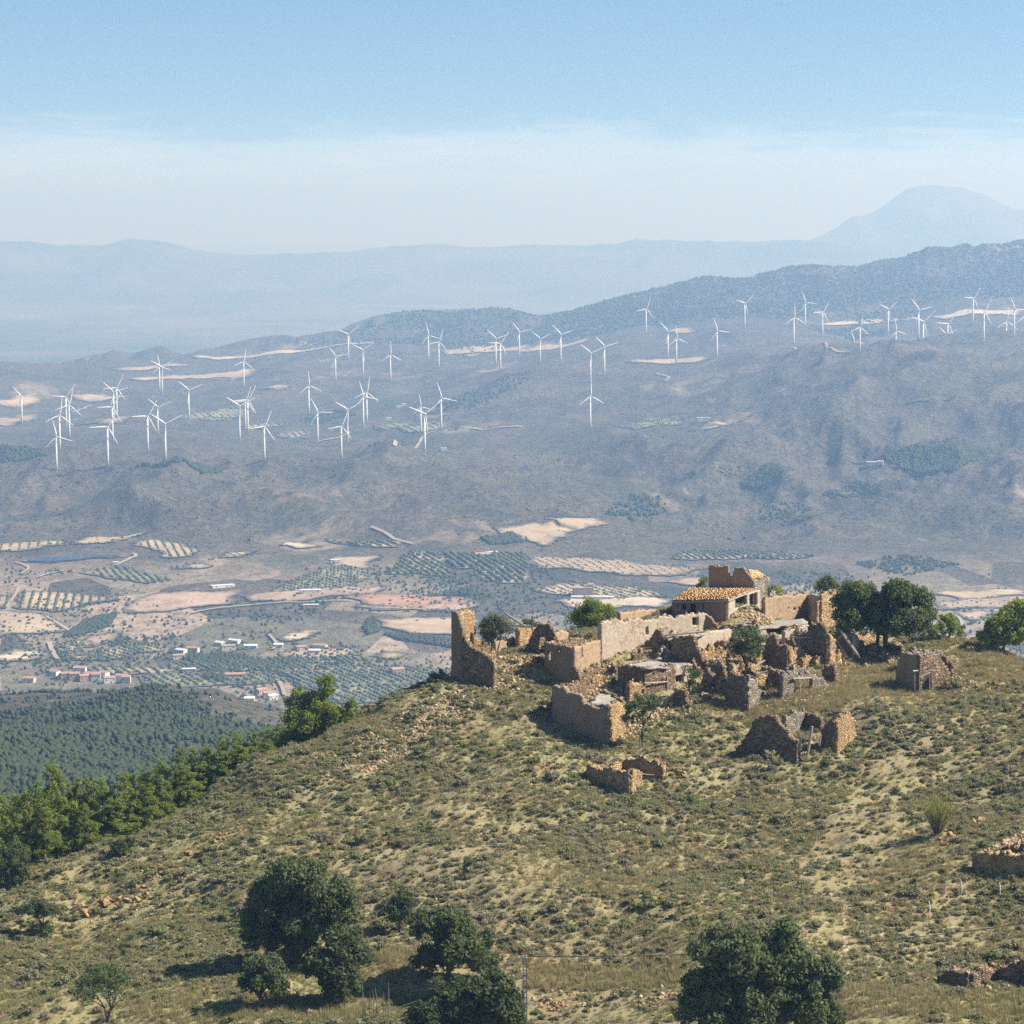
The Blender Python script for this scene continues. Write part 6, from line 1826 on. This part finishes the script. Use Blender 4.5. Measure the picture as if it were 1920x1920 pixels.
# row of pines behind the left crest
PINE_ME = []
for k in range(4):
    r_ = np.random.default_rng(100 + k)
    H = 10.0
    lobes = []
    for i in range(13):
        t = .22 + .74 * (i / 12)
        w = (1.9 * (1 - t) ** .6 + .45) * r_.uniform(.8, 1.15)
        a = i * 2.4 + k
        off = w * .55
        lobes.append((np.array([math.cos(a) * off, math.sin(a) * off, H * t]), (w * .72, w * .72, .95 * r_.uniform(.8, 1.2))))
    t_, c_ = tree_parts(lobes, 2.6, .2, 30, .14, 300 + k, narrow=.42, fill=.3)
    t_.materials.append(MATS['bark']); c_.materials.append(MATS['pine_needle'])
    PINE_ME.append((t_, c_))
cx_ = [p[0] for p in crest]; cd_ = [p[2] for p in crest]
PINES = []
tops = [(-30, 1500), (0, 1492), (20, 1505), (45, 1480), (75, 1470), (108, 1433), (140, 1462), (165, 1455), (195, 1462), (225, 1452), (250, 1446), (278, 1440), (305, 1425), (333, 1404), (360, 1402), (390, 1396), (420, 1382), (448, 1376), (475, 1372), (500, 1364), (525, 1360), (548, 1362), (568, 1368)]
for i, (px, py) in enumerate(tops):
    PINES.append((px, py, 14 + (i * 7 % 9)))
for i in range(24):
    px = -20 + i * 25
    PINES.append((px + random.uniform(-8, 8), np.interp(px, [a for a, _ in tops], [b for _, b in tops]) + random.uniform(26, 60), 5 + random.uniform(0, 4)))
for i, (px, py, dd) in enumerate(PINES):
    d = np.interp(px, cx_, cd_) + dd
    u = ray(px, 1400)[0]
    g = Vector((u * d, d, hz(u * d, d)))
    h = CZ + ray(px, py)[1] * d - g.z
    s = max(h, 3.0) / 10.4
    e = empty('pine_tree', g, 'bright green pine in the dense row behind the left crest', 'tree', 'row of pines behind the left crest', random.uniform(0, 6.28))
    wsc = min(max(s, .75), 1.25) * random.uniform(.9, 1.15)
    e.scale = (wsc, wsc, s)
    t_, c_ = PINE_ME[i % 4]
    link('trunk', t_, None, e); link('crown', c_, None, e)


# ------------------------------------------------------------------ pole, cables, posts
def lattice_pole():
    g = ground(984, 1918); s = g.y / F
    top = at(980, 1797, g.y)
    h = top[2] - g.z
    e = empty('lattice_pole', g, 'slim grey lattice power pole beside the broad dark oak', 'pole')
    for sx in (-.16, .16):
        mb = MB(); mb.beam((sx, 0, -.6), (sx * .8, 0, h), .09, .09); mb.build('leg', 'steel', e)
    k = int(h / .45)
    for i in range(k):
        z = .2 + i * .45
        mb = MB(); mb.beam((-.15, 0, z), (.15, 0, z), .05, .07); mb.build('rung', 'steel', e)
    mb = MB(); mb.box((0, 0, h + .03), (.42, .2, .08)); mb.build('cap', 'steel', e)
    for sx in (-.12, .12):
        mb = MB(); mb.tube([(sx, -.1, h + .05), (sx, -.1, h + .2), (sx, -.1, h + .26)], [.04, .055, .02], 7); mb.build('insulator', 'white_paint', e)
    return Vector(top) + Vector((0, -.1, .2))


pt = lattice_pole()


def cable(a, b, sag, label):
    a, b = Vector(tuple(a)), Vector(tuple(b))
    pts = [a.lerp(b, t / 24) - Vector((0, 0, sag * 4 * (t / 24) * (1 - t / 24))) for t in range(25)]
    mb = MB(); mb.tube([p - a for p in pts], [.028] * 25, 5)
    o = mb.build('power_cable', 'cable'); o.location = a
    tag(o, label, 'cable')


cable(pt, at(1985, 1722, pt.y - 8), .9, 'thin black power cable crossing the slope to the right of the pole')
cable(pt, at(480, 1962, pt.y - 22), .7, 'thin black power cable sagging from the pole down past the oaks')


def post(px, y0, y1, label, mat='house_white', w=.06):
    g = ground(px, y1); t = at(px - 1, y0, g.y)
    mb = MB(); mb.tube([(0, 0, -.3), (0, 0, (t[2] - g.z) * .6), (t[0] - g.x, 0, t[2] - g.z)], [w, w, w * .9], 6)
    o = mb.build('fence_post', mat); o.location = g
    tag(o, label, 'post', 'old fence posts on the right slope')


for a in ((1803, 1652, 1678, 'white fence post standing below the yellow broom'), (1875, 1655, 1680, 'white fence post below the thick stone terrace wall'), (1743, 1690, 1722, 'leaning white fence post right of the low tan rock')):
    post(*a)
post(1770, 1812, 1846, 'rusty iron post at the left end of the dry-stone terrace wall', 'rusty_iron', .04)
post(1847, 1798, 1848, 'tall rusty iron post in front of the dry-stone terrace wall', 'rusty_iron', .04)


# footpaths worn into the slope
def path(pts, w, label):
    W = [np.array(ground(px, py)[:2]) for px, py in pts]
    dense = []
    for a, b in zip(W[:-1], W[1:]):
        k = max(2, int(np.linalg.norm(b - a) / .6))
        dense += [a + (b - a) * i / k for i in range(k)]
    D = np.array(dense + [W[-1]])
    for _ in range(8):
        D[1:-1] = (D[:-2] + 2 * D[1:-1] + D[2:]) / 4
    T = np.gradient(D, axis=0); T /= np.linalg.norm(T, axis=1, keepdims=True) + 1e-9
    wv = w / 2 * (1 + .35 * np.sin(np.arange(len(D)) * .9) + .2 * rng.standard_normal(len(D)))
    nn = np.stack([-T[:, 1], T[:, 0]], 1) * wv[:, None]
    cols = [D + nn * k for k in (-1, -.5, 0, .5, 1)]
    V2 = np.stack(cols, 1).reshape(-1, 2)
    o = link('footpath', np_mesh('footpath', np.concatenate([V2, near_h(V2[:, 0], V2[:, 1])[:, None] + .03], 1), grid_faces(len(D), 5), True), 'path_soil')
    tag(o, label, None, None, 'structure')


path([(1586, 1705), (1584, 1740), (1588, 1790), (1591, 1840)], .55, 'narrow pale footpath straight down the slope')
path([(1665, 1738), (1645, 1775), (1625, 1820)], .5, 'second pale footpath slanting beside the first')
path([(1192, 1758), (1194, 1775), (1190, 1800)], .5, 'short worn path above the grassy terrace')


# ------------------------------------------------------------------ ground cover: dwarf shrubs and dry grass
def tuft(n, h, spread, seed, w=.012, lean=.5):
    r_ = np.random.default_rng(seed)
    V, Fc = [], []
    for k in range(n):
        a = r_.uniform(0, 6.28); p = np.array([math.cos(a), math.sin(a), 0]) * r_.uniform(0, spread)
        tip = p + np.array([math.cos(a) * lean * r_.uniform(.1, 1), math.sin(a) * lean * r_.uniform(.1, 1), 1]) * h * r_.uniform(.5, 1.1)
        b = r_.uniform(0, 6.28); sd = np.array([math.cos(b), math.sin(b), 0]) * w
        o = len(V); V += [p - sd, p + sd, tip]; Fc.append((o, o + 1, o + 2))
    return np_mesh('tuft', V, Fc)


def shrub_mesh(seed, leaf=.075, dens=150):
    r_ = np.random.default_rng(seed)
    lob = []
    for k in range(5):
        a = r_.uniform(0, 6.28); q = r_.uniform(.05, .28)
        lob.append((np.array([math.cos(a) * q, math.sin(a) * q, .16 + r_.uniform(0, .08)]), (.24 * r_.uniform(.8, 1.2),) * 2 + (.19 * r_.uniform(.8, 1.2),)))
    Ps = []
    V, Fc = leaf_cloud(lob, dens, leaf, seed, narrow=.35, fill=.2)
    keep = V.reshape(-1, 4, 3)[:, :, 2].min(1) > -.06
    V = V.reshape(-1, 4, 3)[keep].reshape(-1, 3)
    return np_mesh('shrub', V, np.arange(len(V)).reshape(-1, 4))


def scatter(name, meshes, P, scale, label):
    """one object: geometry nodes put the prototype meshes on points"""
    n = len(P)
    me = bpy.data.meshes.new(name)
    me.vertices.add(n); me.vertices.foreach_set('co', np.asarray(P, np.float32).ravel())
    for nm, typ, val in (('scl', 'FLOAT_VECTOR', np.asarray(scale, np.float32)), ('rotz', 'FLOAT', rng.uniform(0, 6.28, n).astype(np.float32)), ('pick', 'INT', rng.integers(0, len(meshes), n).astype(np.int32))):
        at_ = me.attributes.new(nm, typ, 'POINT')
        at_.data.foreach_set('vector' if typ == 'FLOAT_VECTOR' else 'value', val.ravel())
    o = link(name, me)
    tag(o, label, None, None, 'stuff')
    ng = bpy.data.node_groups.new(name, 'GeometryNodeTree')
    ng.interface.new_socket('Geometry', in_out='INPUT', socket_type='NodeSocketGeometry')
    ng.interface.new_socket('Geometry', in_out='OUTPUT', socket_type='NodeSocketGeometry')
    gi, go = ng.nodes.new('NodeGroupInput'), ng.nodes.new('NodeGroupOutput')
    iop = ng.nodes.new('GeometryNodeInstanceOnPoints')
    iop.inputs['Pick Instance'].default_value = True
    jn = ng.nodes.new('GeometryNodeJoinGeometry')
    for m in reversed(meshes):
        po = bpy.data.objects.new(m.name, m)
        oi = ng.nodes.new('GeometryNodeObjectInfo')
        oi.inputs['Object'].default_value = po
        oi.inputs['As Instance'].default_value = True
        ng.links.new(oi.outputs['Geometry'], jn.inputs[0])
    m2p = ng.nodes.new('GeometryNodeMeshToPoints')
    ng.links.new(gi.outputs[0], m2p.inputs['Mesh'])
    ng.links.new(m2p.outputs[0], iop.inputs['Points'])
    ng.links.new(jn.outputs[0], iop.inputs['Instance'])
    def attr(nm, t):
        a = ng.nodes.new('GeometryNodeInputNamedAttribute'); a.data_type = t; a.inputs['Name'].default_value = nm
        return a.outputs['Attribute']
    ng.links.new(attr('pick', 'INT'), iop.inputs['Instance Index'])
    cx = ng.nodes.new('ShaderNodeCombineXYZ'); ng.links.new(attr('rotz', 'FLOAT'), cx.inputs['Z'])
    ng.links.new(cx.outputs[0], iop.inputs['Rotation'])
    ng.links.new(attr('scl', 'FLOAT_VECTOR'), iop.inputs['Scale'])
    ng.links.new(iop.outputs[0], go.inputs[0])
    md = o.modifiers.new('scatter', 'NODES'); md.node_group = ng
    return o


def to_px(P):
    """photo pixel of ground points, to know which patch of the slope they lie on"""
    x, y, z = P[:, 0], P[:, 1], P[:, 2] - CZ
    k = y * math.cos(PITCH) - z * math.sin(PITCH)
    return 960 + F * x / k, 960 - F * (y * math.sin(PITCH) + z * math.cos(PITCH)) / k


def region(poly):
    W = [gnear(px, py) for px, py in poly]
    return [(w.x, w.y) for w in W]


BARE = [region([(1480, 1640), (1560, 1520), (1640, 1430), (1760, 1380), (1700, 1480), (1680, 1600), (1560, 1700)])]
GRASSY = [region(p) for p in ([(1300, 1330), (1420, 1310), (1560, 1250), (1680, 1240), (1720, 1300), (1560, 1340), (1400, 1360)], [(985, 1800), (1280, 1800), (1280, 1850), (985, 1850)],
                              [(1540, 1850), (1920, 1862), (1960, 1920), (1540, 1920)], [(700, 1790), (790, 1770), (780, 1850), (720, 1850)], [(250, 1890), (480, 1860), (700, 1885), (660, 1920), (250, 1920)],
                              [(1780, 1200), (1920, 1240), (1920, 1290), (1800, 1260)])]
BUILT = [region(p) for p in ([(1030, 1285), (1080, 1215), (1330, 1160), (1560, 1170), (1540, 1230), (1300, 1300), (1160, 1380), (1060, 1380)],)]


def ground_patch(nm, polys, amount):
    Q = np.stack([gx.ravel(), gy.ravel()], 1)
    m = np.any([inside(Q, b) for b in polys], 0).reshape(gx.shape).astype(float)
    for _ in range(14):
        m[1:-1, 1:-1] = (m[:-2, 1:-1] + m[2:, 1:-1] + m[1:-1, :-2] + m[1:-1, 2:] + 2 * m[1:-1, 1:-1]) / 6
    a = hill.data.attributes.new(nm, 'FLOAT', 'POINT'); a.data.foreach_set('value', (m * amount).ravel().astype(np.float32))


SCARS = [region(p) for p in ([(1575, 1700), (1600, 1700), (1604, 1850), (1580, 1850)], [(1655, 1735), (1675, 1735), (1632, 1825), (1612, 1825)], [(1700, 1380), (1860, 1330), (1920, 1330), (1920, 1350), (1720, 1400)], [(1180, 1750), (1202, 1750), (1200, 1800), (1182, 1800)])]
ground_patch('gravel', BARE + SCARS, .45)
ground_patch('straw', GRASSY, .75)


def field_points(n):
    y = rng.uniform(206, 356, n); x = rng.uniform(-1, 1, n) * (.185 * y + 24)
    w = (.185 * y + 24) / (.185 * 356 + 24)
    k = rng.random(n) < w
    x, y = x[k], y[k]
    return np.stack([x, y, near_h(x, y)], 1)


P = field_points(96000)
bare = np.any([inside(P, b) for b in BARE], 0); gra = np.any([inside(P, b) for b in GRASSY], 0); blt = np.any([inside(P, b) for b in BUILT], 0)
dn = .62 + .55 * fbm(P[:, 0] / 9, P[:, 1] / 9, 77, 3)
dn = np.where(bare, .22, dn); dn = np.where(gra, .10, dn); dn = np.where(blt, .06, dn)
P = P[rng.random(len(P)) < dn * .92]
sc = np.exp(rng.normal(-.42, .36, len(P)))
S3 = np.stack([sc * rng.uniform(.95, 1.35, len(P)), sc * rng.uniform(.95, 1.35, len(P)), sc * rng.uniform(.75, 1.1, len(P))], 1)
half = rng.random(len(P)) < .60 + .2 * fbm(P[:, 0] / 14, P[:, 1] / 14, 88, 2)
grey = [shrub_mesh(500 + k) for k in range(4)]
gren = [shrub_mesh(520 + k, .08) for k in range(3)]
for m in grey: m.materials.append(MATS['shrub_leaf'])
for m in gren: m.materials.append(MATS['shrub_green'])
scatter('dwarf_shrubs', grey, P[half] - (0, 0, .04), S3[half], 'low grey-brown shrubs dotted all over the hillside')
scatter('green_shrubs', gren, P[~half] - (0, 0, .04), S3[~half] * .95, 'low green shrubs among the grey ones on the hillside')

tf = [tuft(26, .34, .16, 600 + k) for k in range(3)]
tg = [tuft(26, .30, .16, 620 + k) for k in range(3)]
for m in tf: m.materials.append(MATS['dry_grass'])
for m in tg: m.materials.append(MATS['green_grass'])
P = field_points(300000)
bare = np.any([inside(P, b) for b in BARE], 0); gra = np.any([inside(P, b) for b in GRASSY], 0); blt = np.any([inside(P, b) for b in BUILT], 0)
nz = fbm(P[:, 0] / 7, P[:, 1] / 7, 78, 3)
dn = np.clip(.5 + .5 * nz, .1, 1); dn = np.where(bare, .16, dn); dn = np.where(gra, 1.0, dn); dn = np.where(blt, .15, dn)
k_ = rng.random(len(P)) < dn
P = P[k_]; gra = gra[k_]
sc = np.exp(rng.normal(0, .3, len(P))) * np.where(gra, 1.25, .9)
green = rng.random(len(P)) < (np.where(gra, .14, .38) + .35 * fbm(P[:, 0] / 18, P[:, 1] / 18, 79, 2))
S3 = np.stack([sc, sc, sc], 1)
scatter('dry_grass', tf, P[~green], S3[~green], 'pale dry grass between the shrubs')
scatter('green_grass', tg, P[green], S3[green], 'olive green grass between the shrubs')
